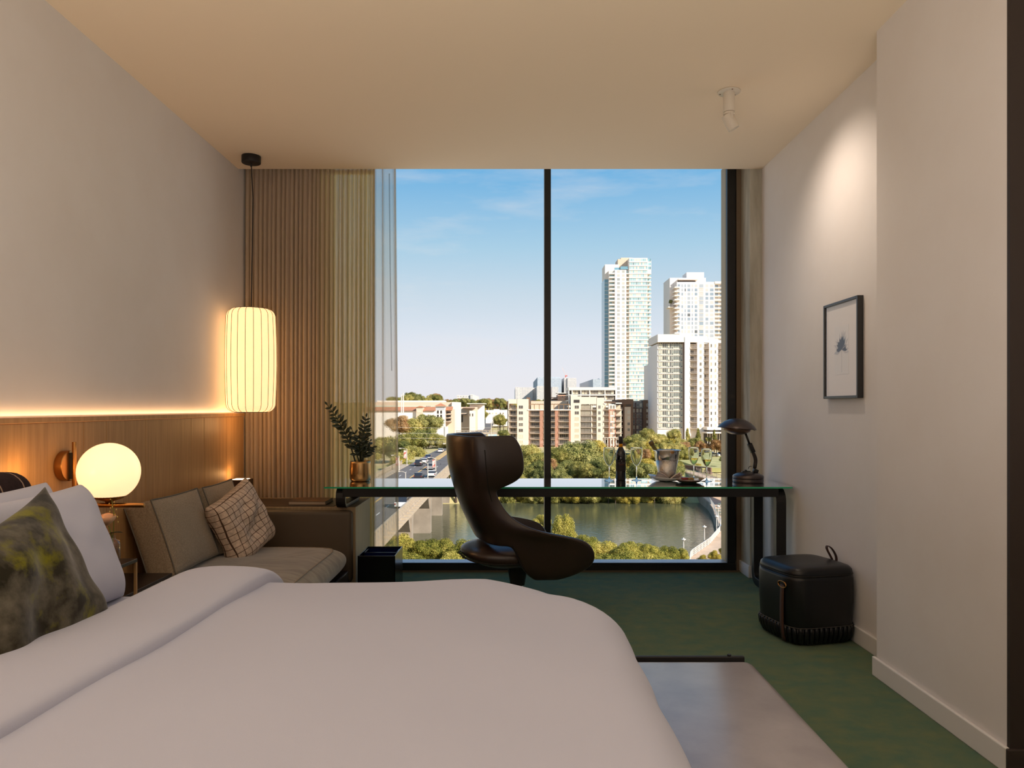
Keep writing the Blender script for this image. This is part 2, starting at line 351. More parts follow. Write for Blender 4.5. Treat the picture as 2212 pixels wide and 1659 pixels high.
# ================================================================ PENDANT
pen = thing('pendant_lamp', 'tall ribbed fabric lantern pendant glowing in the corner beside the curtain', 'lamp', (-1.74, 4.95, ZC))
c = (-1.74, 4.95)
blackm = mat('black_metal', (22, 20, 20), .5)
MB().lathe([(.0, ZC-.05), (.058, ZC-.05), (.062, ZC-.046), (.062, ZC-.001)], (c[0], c[1], 0), 32).build('ceiling_rose', blackm, pen, smooth=True, bevel=.002)
MB().tube([(c[0], c[1], ZC-.05), (c[0]+.012, c[1], 2.6), (c[0]+.008, c[1], 2.3), (c[0], c[1], 1.86)], .0035, 6).build('cord', blackm, pen)
MB().lathe([(.0, 0), (.006, 0), (.006, .02), (0, .02)], (c[0], c[1], ZC-.072), 8).build('cord_grip', blackm, pen)
z0, z1 = 1.168, 1.858; prof = [(.105, z0+.002)]
for k in range(1, 12): a = PI/2*k/11; prof.append((.105+.052*math.sin(a), z0+.055*(1-math.cos(a))+.002))
for k in range(1, 9): t = k/9; prof.append((.157+.008*math.sin(PI*t), z0+.057+(z1-z0-.114)*t))
for k in range(0, 12): a = PI/2*k/11; prof.append((.105+.052*math.cos(a), z1-.055*(1-math.sin(a))-.002))
shade_m = bpy.data.materials.new('lamp_fabric'); shade_m.use_nodes = True; t = shade_m.node_tree; b = t.nodes['Principled BSDF']
b.inputs['Base Color'].default_value = lin((246, 226, 190)); b.inputs['Roughness'].default_value = .9
tc = _n(t, 'ShaderNodeTexCoord'); nz = _n(t, 'ShaderNodeTexNoise', Scale=70.0, Detail=4.0); t.links.new(tc.outputs['Object'], nz.inputs['Vector'])
r = _n(t, 'ShaderNodeValToRGB'); r.color_ramp.elements[0].color = (1.0, .54, .23, 1); r.color_ramp.elements[1].color = (1.0, .60, .29, 1)
t.links.new(nz.outputs['Fac'], r.inputs[0]); t.links.new(r.outputs[0], b.inputs['Emission Color']); b.inputs['Emission Strength'].default_value = 1.35
MB().lathe(prof, (c[0], c[1], 0), 64).build('lamp_shade', shade_m, pen, smooth=True)
rib_m = mat('wire_rib', (116, 84, 56), .8)
for k in range(20):
    a = 2*PI*(k+.35)/20
    MB().tube([(c[0]+(r_+.0012)*math.cos(a), c[1]+(r_+.0012)*math.sin(a), z_) for r_, z_ in prof[::2]+[prof[-1]]], .0016, 5).build('rib', rib_m, pen, smooth=True)
for zz in (z0-.002, z1-.004): MB().lathe([(.098, zz), (.106, zz), (.106, zz+.006), (.098, zz+.006)], (c[0], c[1], 0), 40).build('shade_ring', blackm, pen)
light('POINT', 'pendant_bulb', (c[0]+.02, c[1], 1.09), 1.6, (1, .52, .20), shadow_soft_size=.05)

# ================================================================ SCONCE
brass = mat('brushed_brass', (176, 128, 74), .32, metal=1.0)
sc_ = thing('wall_sconce', 'brass wall sconce with a glowing opal glass globe beside the bed', 'lamp', (XP, 3.11, .93))
RX = Matrix.Rotation(PI/2, 4, 'Y')
MB().lathe([(0, 0), (.062, 0), (.064, .002), (.064, .032), (.062, .034), (0, .034)], (XP, 3.11, .955), 40, M=RX).build('backplate', brass, sc_, smooth=True, bevel=.002)
MB().lathe([(0, 0), (.004, 0), (.005, .002), (.004, .008), (0, .008)], (XP+.034, 3.11, .955), 10, M=RX).build('screw', brass, sc_)
MB().tube([(-1.835, 3.11, 1.055), (-1.835, 3.11, .79)], .0095, 16).build('upright', brass, sc_, smooth=True, bevel=.001)
box('clamp', blackm, -1.852, -1.838, 3.10, 3.12, .90, 1.01, sc_)
MB().tube([(-1.848, 3.11, .789), (-1.541, 3.11, .789)], .0095, 16).build('arm', brass, sc_, smooth=True, bevel=.001)
gc = (-1.690, 3.11, .930); GR = .121
opal = mat('opal_glass', (255, 235, 200), .25, emit=(1.0, .56, .29), estr=1.4)
MB().lathe([(GR*math.sin(PI*k/24), -GR*math.cos(PI*k/24)) for k in range(0, 25)], gc, 48).build('globe', opal, sc_, smooth=True)
MB().lathe([(0.0, .798), (.014, .798), (.016, .806), (.055, .818), (.066, .829), (.064, .831), (0, .815)], (gc[0], gc[1], 0), 32).build('globe_dish', brass, sc_, smooth=True)
light('POINT', 'sconce_fill', (-1.80, 2.80, .95), 1.1, (1, .50, .15), shadow_soft_size=.05)  # added unseen light off the fixture, strengthens the globe's glow on the panelling

# ================================================================ CEILING SPOT
white_m = mat('white_metal', (216, 206, 190), .5)
sx, sy = 1.157, 3.94
sp = thing('ceiling_spotlight', 'small off white adjustable spotlight on the ceiling', 'spotlight', (sx, sy, ZC))
pl = MB().lathe([(0, ZC-.006), (.058, ZC-.006), (.060, ZC-.001)], (sx, sy, 0), 40).build('mounting_plate', white_m, sp, smooth=True)
for k in range(3): a = k*2.1+.6; MB().lathe([(0, -.002), (.004, -.002), (.004, 0)], (sx+.047*math.cos(a), sy+.047*math.sin(a), ZC-.006), 8).build('screw', rib_m, pl)
MB().lathe([(0, ZC-.11), (.0295, ZC-.11), (.030, ZC-.109), (.030, ZC-.005)], (sx, sy, 0), 32).build('stem', white_m, sp, smooth=True, bevel=.001)
MB().lathe([(0, ZC-.124), (.0295, ZC-.124), (.030, ZC-.123), (.030, ZC-.1125)], (sx, sy, 0), 32).build('collar', white_m, sp, smooth=True, bevel=.001)
box('yoke', white_m, sx+.0, sx+.012, sy-.034, sy-.030, ZC-.152, ZC-.115, sp, bevel=.003)
dirv = Vector((XR-.05, 3.90, 1.80))-Vector((sx, sy, ZC-.16))
Mh = Matrix.Rotation(-.48, 4, 'Y')
hd = MB().lathe([(0, .038), (.029, .038), (.031, .036), (.031, -.046), (.0285, -.046), (.0285, -.034), (0, -.034)], (sx+.006, sy, ZC-.158), 32, M=Mh).build('spot_head', white_m, sp, smooth=True, bevel=.001)
MB().lathe([(0, -.0335), (.020, -.0335)], (sx+.006, sy, ZC-.158), 24, M=Mh).build('lens', mat('spot_lens', (255, 220, 180), emit=(1, .72, .45), estr=3.0), hd)
light('SPOT', 'spot_beam', (sx+.03, sy, ZC-.205), 22, (1, .83, .68), to=(XR, 3.93, 1.95), spot_size=2.1, spot_blend=1.0, shadow_soft_size=.02)

# ================================================================ FRAMED PRINT
fr = thing('framed_print', 'black framed botanical print with a wide mat on the right wall', 'picture', (XR, 3.915, 1.505))
fx, ya, yb, za, zb = 1.733, 3.711, 4.119, 1.247, 1.763
fm = mat('black_frame', (44, 43, 42), .38, spec=.6)
for nm, a in (('frame_side', (ya, ya+.014, za, zb)), ('frame_side', (yb-.014, yb, za, zb)), ('frame_rail', (ya+.014, yb-.014, za, za+.014)), ('frame_rail', (ya+.014, yb-.014, zb-.014, zb))):
    box(nm, fm, fx, XR-.002, *a, fr, bevel=.0015)
box('mat_board', mat('mat_board', (232, 222, 212), .85), fx+.014, fx+.02, ya+.012, yb-.012, za+.012, zb-.012, fr)
art = box('print', mat('print_paper', (228, 220, 211), .85), fx+.0125, fx+.0142, 3.835, 4.005, 1.375, 1.632, fr)
ink = mat('print_ink', (198, 192, 187), .9); mb = MB(); random.seed(12)
for k in range(15):
    a = PI*(.02+.96*k/14)+random.uniform(-.06, .06); L = random.uniform(.07, .105); w = random.uniform(.010, .018); cy, cz = 3.915, 1.505
    d = Vector((math.cos(a), math.sin(a)*1.2-.25)).normalized(); n_ = Vector((-d.y, d.x))
    pts = [Vector((cy, cz)), Vector((cy, cz))+d*L*.5+n_*w, Vector((cy, cz))+d*L, Vector((cy, cz))+d*L*.55-n_*w]
    mb.prism([(p.x, p.y) for p in pts], fx+.0117, fx+.0122, ax='x')
mb.box(fx+.0117, fx+.0122, 3.914, 3.916, 1.385, 1.5); mb.build('leaf_motif', ink, art)
box('glazing', glassmat('picture_glass', (252, 252, 252), 1.4, 1.0), fx+.006, fx+.008, ya+.012, yb-.012, za+.012, zb-.012, fr)
# ================================================================ BED
linen = mat('white_linen', (192, 194, 209), .8, spec=.2, sheen=.1, bump=.05, bscale=420)
def plaid(name, base, line, per, wd, line2=None, axes=('Y', 'Z'), rough=.95):
    m = bpy.data.materials.new(name); m.use_nodes = True; t = m.node_tree; b = t.nodes['Principled BSDF']; b.inputs['Roughness'].default_value = rough
    b.inputs['Specular IOR Level'].default_value = .15
    tc = _n(t, 'ShaderNodeTexCoord'); sp = _n(t, 'ShaderNodeSeparateXYZ'); t.links.new(tc.outputs['Object'], sp.inputs[0])
    nz = _n(t, 'ShaderNodeTexNoise', Scale=40.0, Detail=6.0, Roughness=.7); t.links.new(tc.outputs['Object'], nz.inputs['Vector'])
    fac = []
    for i, a in enumerate(axes):
        x = _n(t, 'ShaderNodeMath', operation='DIVIDE'); t.links.new(sp.outputs[a], x.inputs[0]); x.inputs[1].default_value = per[i]
        w0 = _n(t, 'ShaderNodeMath', operation='MULTIPLY_ADD'); t.links.new(nz.outputs['Fac'], w0.inputs[0]); w0.inputs[1].default_value = .05; t.links.new(x.outputs[0], w0.inputs[2])
        f = _n(t, 'ShaderNodeMath', operation='FRACT'); t.links.new(w0.outputs[0], f.inputs[0])
        l = _n(t, 'ShaderNodeMath', operation='LESS_THAN'); t.links.new(f.outputs[0], l.inputs[0]); l.inputs[1].default_value = wd[i]; fac.append(l)
    r = _n(t, 'ShaderNodeValToRGB'); r.color_ramp.elements[0].position = .3; r.color_ramp.elements[1].position = .7
    r.color_ramp.elements[0].color = lin(tuple(c*.82 for c in base)); r.color_ramp.elements[1].color = lin(tuple(min(255, c*1.12) for c in base)); t.links.new(nz.outputs['Fac'], r.inputs[0])
    last = r.outputs[0]
    for f, lc in zip(fac, (line, line2 or line)):
        mx = _n(t, 'ShaderNodeMixRGB'); t.links.new(f.outputs[0], mx.inputs[0]); t.links.new(last, mx.inputs[1]); mx.inputs[2].default_value = lin(lc); last = mx.outputs[0]
    t.links.new(last, b.inputs['Base Color']); MATS[name] = m; return m
bed = thing('bed', 'large bed with white linen against the wood panelled wall', 'bed', (-.75, 1.68, 0))
darkwood = mat('dark_walnut', (52, 36, 28), .45)
box('base', darkwood, -1.86, .24, .95, 2.40, .10, .30, bed, bevel=.01)
for x in (-1.78, .16):
    for y in (1.02, 2.33): box('leg', darkwood, x-.03, x+.03, y-.03, y+.03, 0, .10, bed)
box('mattress', linen, -1.60, .26, .93, 2.43, .30, .575, bed, bevel=.05, seg=4)
hb = MB().box(-1.878, -1.585, .86, 2.50, .30, .988).build('headboard', plaid('plaid_wool', (50, 38, 38), (168, 140, 118), (.105, .115), (.055, .06)), bed, bevel=.07, seg=6)
# fitted sheet as its own soft top
def softtop(name, m, parent, x0, x1, y0, y1, z, drop, r, nu=60, nv=50, fn=None, loc=True):
    """cloth laid over a box: rounded at the edges, hanging by drop"""
    mb = MB()
    def prof(t, L):
        # t in [-1,1] along a strip of half length L with hang drop each side -> (pos, dz)
        s = t*(L+drop); a = abs(s); sg = 1 if s >= 0 else -1
        flat_ = L-r
        if a <= flat_: return sg*a, 0.0
        arc = r*PI/2
        if a <= flat_+arc: q = (a-flat_)/r; return sg*(flat_+r*math.sin(q)), -r*(1-math.cos(q))
        return sg*(L), -r-(a-flat_-arc)
    cx, cy = (x0+x1)/2, (y0+y1)/2
    def f(u, v):
        px, dx = prof(2*u-1, (x1-x0)/2); py, dy = prof(2*v-1, (y1-y0)/2)
        p = Vector((cx+px, cy+py, z+min(dx, dy) if min(dx, dy) < -r else z-math.hypot(dx, dy) if math.hypot(dx, dy) < r else z+min(dx, dy)))
        return fn(p, u, v) if fn else p
    return mb.grid(f, nu, nv).build(name, m, parent, smooth=True, solid=.012)
softtop('fitted_sheet', linen, bed, -1.62, -.7, .92, 2.44, .588, .14, .05, 40, 50)
# duvet
def duv(p, u, v):
    x, y, z = p
    top = max(0.0, min(1.0, (z-.40)/.2))
    z += .016*math.sin(3.1*x+.4)*math.sin(2.3*y+1.0)*top+.010*noise.noise((x*3.2, y*3.2, 0))*top
    # draped sides: hanging folds at the foot end
    side = max(0.0, .60-z)
    x += .030*math.sin(y*19+.6*math.sin(y*7))*side*1.4 if u > .5 else 0
    y += .022*math.sin(x*15+1)*side*1.2
    R_ = .42; q1, q2 = (x-(.335-R_))/R_, (y-(2.53-R_))/R_
    if q1 > 0 and q2 > 0:
        m_ = max(q1, q2); h_ = m_/math.hypot(q1, q2); x = .335-R_+R_*q1*h_; y = 2.53-R_+R_*q2*h_
        z -= .055*min(1.0, m_)**2*min(1.0, 2.2*q1*q2)
    return Vector((x, y, z))
dv = tag(softtop('duvet', linen, None, -1.10, .335, .86, 2.53, .634, .30, .125, 120, 120, duv), 'smooth white duvet spread over the bed', 'duvet')
# turned down fold of the duvet (its own layer lying on top)
def fold(u, v):
    a = PI*(1-1.2*u)            # half roll from the head side edge (u=0) to the fold edge (u=1)
    y = .80+1.78*v; t = min(1.0, min(v, 1-v)*9)
    x = -.985+.05*(y-1.7)+(.155+.006*math.sin(y*5))*math.cos(a)+.010*math.sin(y*3.3+1); rise = math.sin(a); sg_ = math.copysign(abs(rise)**.45, rise)
    ed = max(0.0, (y-2.38)/.20)
    z = (.594+.090*sg_ if a > PI/2 else .644+.040*sg_)+.004*math.sin(9*y)*max(0, rise)-.065*ed**2.2
    return (x, y-.02*ed, z)
fo = MB().grid(fold, 28, 80).build('duvet_fold', linen, dv, smooth=True, solid=.01)

# ---- pillows
def pillow(w, h, t, n=26, sharp=.55, pinch=.07, seed=1, wr=.006):
    """soft cushion in the local plane x=thickness, y=width, z=height (centre at the origin)"""
    mb = MB()
    def fn(s):
        def f(u, v):
            a, b = 2*u-1, 2*v-1
            y = w/2*a*(1-pinch*(1-b*b)*0-pinch*(1-abs(b)**2)*abs(a)**3); z = h/2*b*(1-pinch*(1-abs(a)**2)*abs(b)**3)
            th = t/2*((1-a**4)*(1-b**4))**sharp
            th += wr*noise.noise((a*2.2+seed, b*2.2, s*3))*((1-a*a)*(1-b*b))**.5*4
            return (s*th, y, z)
        return f
    mb.grid(fn(1), n, n); k = len(mb.v); mb.grid(fn(-1), n, n)
    return mb
def place(mb, name, m, loc, rot, label=None, cat=None, group=None, parent=None, subsurf=1, weld=True):
    import bmesh
    o = mb.build(name, m, parent, smooth=True, local=True)
    bm = bmesh.new(); bm.from_mesh(o.data); bmesh.ops.remove_doubles(bm, verts=bm.verts, dist=1e-4); bmesh.ops.recalc_face_normals(bm, faces=bm.faces); bm.to_mesh(o.data); bm.free()
    o.data.polygons.foreach_set('use_smooth', [True]*len(o.data.polygons))
    if subsurf: q = o.modifiers.new('sub', 'SUBSURF'); q.levels = subsurf; q.render_levels = subsurf
    o.location = loc; o.rotation_euler = rot
    return tag(o, label, cat, group)
moss = mat('moss_print', (40, 36, 24), .95, spec=.1, col2=(104, 98, 84), scale=13, detail=11, lo=.40, hi=.70, sheen=.3)
_t = moss.node_tree; _b = _t.nodes['Principled BSDF']; _tc = _n(_t, 'ShaderNodeTexCoord'); _nz = _n(_t, 'ShaderNodeTexNoise', Scale=7.5, Detail=9.0, Roughness=.65)
_mpn = _n(_t, 'ShaderNodeMapping'); _mpn.inputs['Location'].default_value = (3, 7, 1); _t.links.new(_tc.outputs['Object'], _mpn.inputs[0]); _t.links.new(_mpn.outputs[0], _nz.inputs['Vector'])
_r = _n(_t, 'ShaderNodeValToRGB'); _r.color_ramp.elements[0].position = .53; _r.color_ramp.elements[1].position = .66; _t.links.new(_nz.outputs['Fac'], _r.inputs[0])
_m = _n(_t, 'ShaderNodeMixRGB'); _m.inputs[2].default_value = lin((112, 108, 14)); _t.links.new(_r.outputs[0], _m.inputs[0]); _t.links.new(_b.inputs['Base Color'].links[0].from_socket, _m.inputs[1]); _t.links.new(_m.outputs[0], _b.inputs['Base Color'])
place(pillow(.70, .40, .17, seed=3), 'pillow', linen, (-1.455, 2.04, .770), (0, -.20, 0), 'white pillow leaning on the plaid headboard, behind the other one', 'pillow', 'bed pillows')
place(pillow(.70, .40, .17, seed=8), 'pillow', linen, (-1.315, 2.06, .770), (0, -.36, .03), 'front white pillow standing directly behind the mossy cushion', 'pillow', 'bed pillows')
place(pillow(.56, .50, .15, seed=5, pinch=.16, wr=.010, sharp=.8), 'throw_cushion', moss, (-1.145, 1.75, .722), (.16, -.30, .06), 'mossy green printed cushion in front of the white pillows', 'cushion')

# ================================================================ BENCH
bn = thing('bench', 'low grey leather bench at the foot of the bed', 'bench', (.52, 1.5, 0))
greyl = mat('grey_leather', (160, 154, 156), .28, spec=.75, col2=(134, 128, 130), scale=3.5, detail=6, bump=.05, bscale=6, coat=.25)
MB().box(.30, .725, .75, 2.22, .37, .448).build('seat_cushion', greyl, bn, bevel=.055, seg=6)
box('frame_rail', blackm, .30, .70, 2.222, 2.236, .425, .452, bn, bevel=.003)
box('frame_rail', blackm, .30, .70, .74, .75, .34, .37, bn)
box('seat_base', blackm, .32, .70, .78, 2.22, .33, .372, bn)
MB().lathe([(0, 0), (.006, 0), (.006, .006), (0, .006)], (.655, 2.229, .451), 10).build('bolt', blackm, bn)
for x in (.34, .68):
    for y in (.8, 2.19): box('leg', blackm, x-.015, x+.015, y-.015, y+.015, 0, .34, bn)

# ================================================================ NIGHTSTAND + VASE
esp = mat('espresso_wood', (34, 26, 23), .35)
ns = thing('nightstand', 'dark two tier bedside table between bed and sofa', 'nightstand', (-1.74, 2.95, 0))
box('table_top', esp, -1.875, -1.585, 2.62, 3.14, .545, .560, ns, bevel=.002)
box('side_panel', oak, -1.596, -1.586, 3.128, 3.14, .40, .545, ns)
box('shelf', esp, -1.875, -1.64, 2.62, 3.58, .385, .40, ns, bevel=.002)
for x in (-1.86, -1.66):
    for y in (2.64, 3.56): box('leg', esp, x-.012, x+.012, y-.012, y+.012, 0, .385, ns)
bl = tag(box('stone_block', mat('tan_leather', (150, 98, 56), .55), -1.872, -1.80, 3.16, 3.40, .40, .60, None, bevel=.02, seg=4), 'tan leather box standing on the lower shelf by the vase', 'box')
vx, vy, vz = -1.652, 3.065, .5605
va = thing('flower_vase', 'small clear glass bottle vase holding a rose on the bedside table', 'vase', (vx, vy, vz))
clearg = glassmat('clear_glass', (244, 244, 244), 1.5, 1.6)
MB().lathe([(0, 0), (.028, 0), (.031, .003), (.031, .075), (.026, .088), (.013, .094), (.012, .106), (.015, .108)], (vx, vy, vz), 28).build('glass_body', clearg, va, smooth=True)
MB().lathe([(0, .003), (.0285, .003), (.0285, .058), (0, .058)], (vx, vy, vz), 24).build('water', glassmat('vase_water', (236, 238, 234), 1.33, 1.0), va, smooth=True)
fl = thing('rose_stem', 'peach rose with a green sprig standing in the small vase', 'flower', (vx, vy, vz+.01))
green_d = mat('dark_leaf', (28, 44, 30), .45)
MB().tube([(vx+.005, vy, vz+.006), (vx+.002, vy, vz+.09), (vx-.012, vy-.005, vz+.15)], .0026, 6).build('stem', mat('stem_green', (116, 122, 48), .5), fl)
random.seed(5)
pet_m = mat('peach_petal', (246, 190, 150), .6, col2=(252, 214, 178), scale=20); rc = Vector((vx-.022, vy-.008, vz+.172))
def petal(th, rad, ht, wd, curl, tilt):
    mb = MB()
    def f(u, v):
        a = th+(u-.5)*wd; rr = rad*(.25+.75*math.sin(min(v*1.9, PI/2)))+curl*v*v
        return rc+Vector((rr*math.cos(a), rr*math.sin(a), -.018+ht*v-.006*abs(2*u-1)**2*v))
    return mb.grid(f, 7, 6)
rose = MB().lathe([(0, -.02), (.012, -.018), (.020, -.004), (.016, .014), (.006, .022), (0, .022)], rc, 14).build('rose_head', pet_m, fl, smooth=True, subsurf=1)
for ring, (rad, n_, ht, curl) in enumerate(((.018, 4, .044, -.004), (.026, 5, .044, .0), (.034, 6, .040, .004))):
    for k in range(n_): petal(2*PI*k/n_+ring*.5, rad, ht*random.uniform(.85, 1.1), 2*PI/n_*1.35, curl, 0).build('petal', pet_m, rose, smooth=True, solid=.0008, subsurf=1)
def leafblade(p, d, up, L, w, fold_=.15):
    d = Vector(d).normalized(); s = d.cross(Vector(up)).normalized(); n_ = s.cross(d)
    vs = []; 
    for t_, ww in ((0, .08), (.25, .8), (.5, 1.0), (.75, .7), (1, .03)):
        c_ = Vector(p)+d*L*t_-n_*L*.12*t_*t_
        vs += [c_-s*w*ww/2+n_*w*fold_*ww, c_, c_+s*w*ww/2+n_*w*fold_*ww]
    return vs, [(3*i+j, 3*i+j+1, 3*i+j+4, 3*i+j+3) for i in range(4) for j in range(2)]
for d in ((.9, -.4, .25), (-.2, -.9, -.1), (.8, .3, .1)):
    mb = MB(); mb.add(*leafblade((vx-.006, vy, vz+.118), d, (0, 0, 1), .045, .03)); mb.build('leaf', green_d, fl, smooth=True)
MB().add(*leafblade(rc+Vector((-.012, -.01, -.03)), (-.3, -.3, -1), (0, -1, .2), .03, .018)).build('sepal', mat('pale_petal', (222, 206, 180), .6), fl)
spr = MB().tube([(vx, vy+.004, vz+.1), (vx+.006, vy+.004, vz+.19), (vx-.006, vy+.004, vz+.262)], .0018, 6).build('sprig', MATS['stem_green'], fl)
budm = mat('pale_bud', (222, 196, 112), .6)
for k in range(16):
    t_ = k/15; z_ = vz+.165+.095*t_; a = k*2.4; rr = .018*(1-.5*t_)
    MB().lathe([(0, -.0045), (.004, 0), (0, .0045)], (vx+.004-.008*t_+rr*math.cos(a), vy+.004+rr*math.sin(a), z_), 8).build('bud', budm, spr, smooth=True, subsurf=1)

# ================================================================ DAYBED, CONSOLE
tweed = mat('grey_tweed', (160, 147, 128), .95, spec=.1, col2=(134, 122, 106), scale=160, stretch=(1, 1, 1), detail=3, sheen=.25, bump=.15, bscale=260)
velvet = mat('grey_velvet', (150, 142, 124), .8, spec=.15, col2=(118, 110, 96), scale=5, stretch=(1, 5, 3), detail=6, sheen=.6)
leather_t = mat('taupe_leather', (84, 72, 58), .5)
sofa = thing('daybed', 'grey upholstered daybed built in along the panelled wall', 'sofa', (-1.45, 4.0, 0))
box('base', darkwood, -1.875, -1.02, 3.22, 4.64, .03, .18, sofa, bevel=.008)
def seatc(u, v):
    a = 2*PI*u; e = .22
    sg = lambda q, p_: math.copysign(abs(q)**p_, q)
    # rounded box shell by superellipse sections
    w = math.sin(PI*v)**.16 if 0 < v < 1 else 0
    x = -1.43+.435*sg(math.cos(a), e)*w; y = 3.90+.725*sg(math.sin(a), e)*w
    z = .18+.175*v+(.018*(1-((x+1.44)/.45)**4)*(1-((y-3.9)/.725)**4) if v > .5 else 0)
    z += .005*noise.noise((x*5, y*11, 0))*(1 if v > .6 else 0)
    return (x, y, z)
MB().grid(seatc, 96, 26, cu=True).build('seat_cushion', velvet, sofa, smooth=True)
MB().tube([Vector(seatc(k/120, .88))+Vector((0, 0, .002)) for k in range(120)], .0035, 6, closed=True).build('piping', tweed, sofa, smooth=True)
con = thing('console_box', 'oak and taupe leather end console below the curtain', 'console', (-1.43, 4.9, 0))
box('carcass', mat('grey_oak', (156, 136, 106), .5, col2=(138, 118, 90), scale=9, stretch=(7, 7, .35), detail=8), -1.875, -.985, 4.68, 5.16, 0, .570, con, bevel=.003)
box('leather_inlay', mat('dark_inlay', (44, 35, 30), .35), -1.870, -1.13, 4.70, 5.10, .570, .573, con)
box('arm_pad', leather_t, -1.82, -1.0, 4.635, 4.70, .10, .553, con, bevel=.028, seg=5)
ct = tag
# back cushions: boxed cushions with piping
def boxed(w, h, t, seed):
    """local: x thickness, y width, z height"""
    mb = MB(); n = 22
    def face(s):
        def f(u, v):
            a, b = 2*u-1, 2*v-1
            y = w/2*(abs(a)**1.0)*math.copysign(1, a)*(1-.03*(1-b*b)); z = h/2*b*(1-.03*(1-a*a))
            bl = (1-a**4)*(1-b**4)
            return (s*(t/2+.028*bl+.006*noise.noise((a*2+seed, b*2, s))*bl), y, z)
        return f
    def rim(u, v):
        q = (u*4) % 4; k = int(q); f = q-k
        a, b = ((2*f-1, -1), (1, 2*f-1), (1-2*f, 1), (-1, 1-2*f))[k]
        y = w/2*a*(1-.03*(1-b*b)); z = h/2*b*(1-.03*(1-a*a)); x = (2*v-1)*t/2; o_ = 1+.02*(1-(2*v-1)**2)
        return (x, y*o_, z*o_)
    mb.grid(face(1), n, n); mb.grid(face(-1), n, n); mb.grid(rim, 4*(n-1), 6, cu=True)
    pipes = []
    for s in (1, -1):
        pth = []
        for k in range(4*(n-1)): x, y, z = rim(k/(4*(n-1)), .5+.5*s); pth.append((x, y*1.004, z*1.004))
        pipes.append(MB().tube(pth, .0036, 6, closed=True))
    return mb, pipes
def backc(loc, rot, w, h, t, label, seed):
    mb, pipes = boxed(w, h, t, seed)
    o = place(mb, 'back_cushion', tweed, loc, rot, label, 'cushion', 'grey back cushions of the daybed', subsurf=0)
    for p in pipes: q = p.build('piping', mat('piping_grey', (104, 100, 92), .9), o, smooth=True, local=True)
    return o
backc((-1.755, 3.865, .545), (0, -.33, 0), .53, .385, .135, 'grey back cushion with a boxed edge nearest the bed', 2)
backc((-1.75, 4.41, .545), (0, -.33, .05), .50, .385, .135, 'grey back cushion in the corner behind the checked cushion', 9)
chk = plaid('check_linen', (206, 186, 168), (84, 64, 54), (.037, .036), (.085, .085))
place(pillow(.42, .42, .17, seed=11, pinch=.08, wr=.012), 'check_cushion', chk, (-1.55, 4.25, .535), (.34, -.26, -.30), 'beige checked throw cushion on the daybed', 'cushion')
# book, uplight
bk = thing('book', 'hardback book lying on the console by the curtain', 'book', (-1.31, 4.86, .573))
cov = mat('book_cover', (60, 52, 46), .35, col2=(120, 84, 48), scale=7); pg = mat('book_pages', (176, 158, 136), .8)
box('cover', cov, -1.435, -1.195, 4.76, 4.965, .5735, .576, bk); box('pages', pg, -1.431, -1.198, 4.763, 4.962, .576, .594, bk); box('cover', cov, -1.435, -1.195, 4.76, 4.965, .594, .5965, bk)
ul = thing('cube_uplight', 'dark cube uplight glowing on the console corner', 'lamp', (-1.815, 4.97, .573))
box('housing', mat('bronze_dark', (62, 44, 34), .4), -1.872, -1.757, 4.91, 5.04, .573, .718, ul, bevel=.002)
box('diffuser', mat('uplight_glow', (255, 230, 200), emit=(1, .72, .42), estr=4.0), -1.862, -1.772, 4.925, 5.02, .718, .7195, ul)
light('POINT', 'uplight_bulb', (-1.835, 4.93, .76), .38, (1, .5, .16), shadow_soft_size=.02)
# bin
bx0, bx1, by0, by1, bz = -.925, -.700, 4.45, 4.76, .307
bi = thing('waste_bin', 'black square waste bin on the carpet beside the console', 'bin', (-.81, 4.6, 0))
bm_ = mat('black_lacquer', (10, 10, 14), .18)
for nm, a in (('wall_panel', (bx0, bx1, by0, by0+.006)), ('wall_panel', (bx0, bx1, by1-.006, by1)), ('wall_panel', (bx0, bx0+.006, by0, by1)), ('wall_panel', (bx1-.006, bx1, by0, by1))):
    box(nm, bm_, *a, 0.0, bz, bi, bevel=.001)
box('bottom', bm_, bx0, bx1, by0, by1, 0, .006, bi)
blue = mat('blue_liner', (12, 22, 60), .15)
for a in ((bx0+.012, bx1-.012, by1-.016, by1-.010), (bx0+.010, bx0+.016, by0+.15, by1-.012), (bx1-.016, bx1-.010, by0+.15, by1-.012), (bx0+.012, bx1-.012, by0+.15, by0+.156)):
    box('liner', blue, *a, .02, bz-.008, bi)
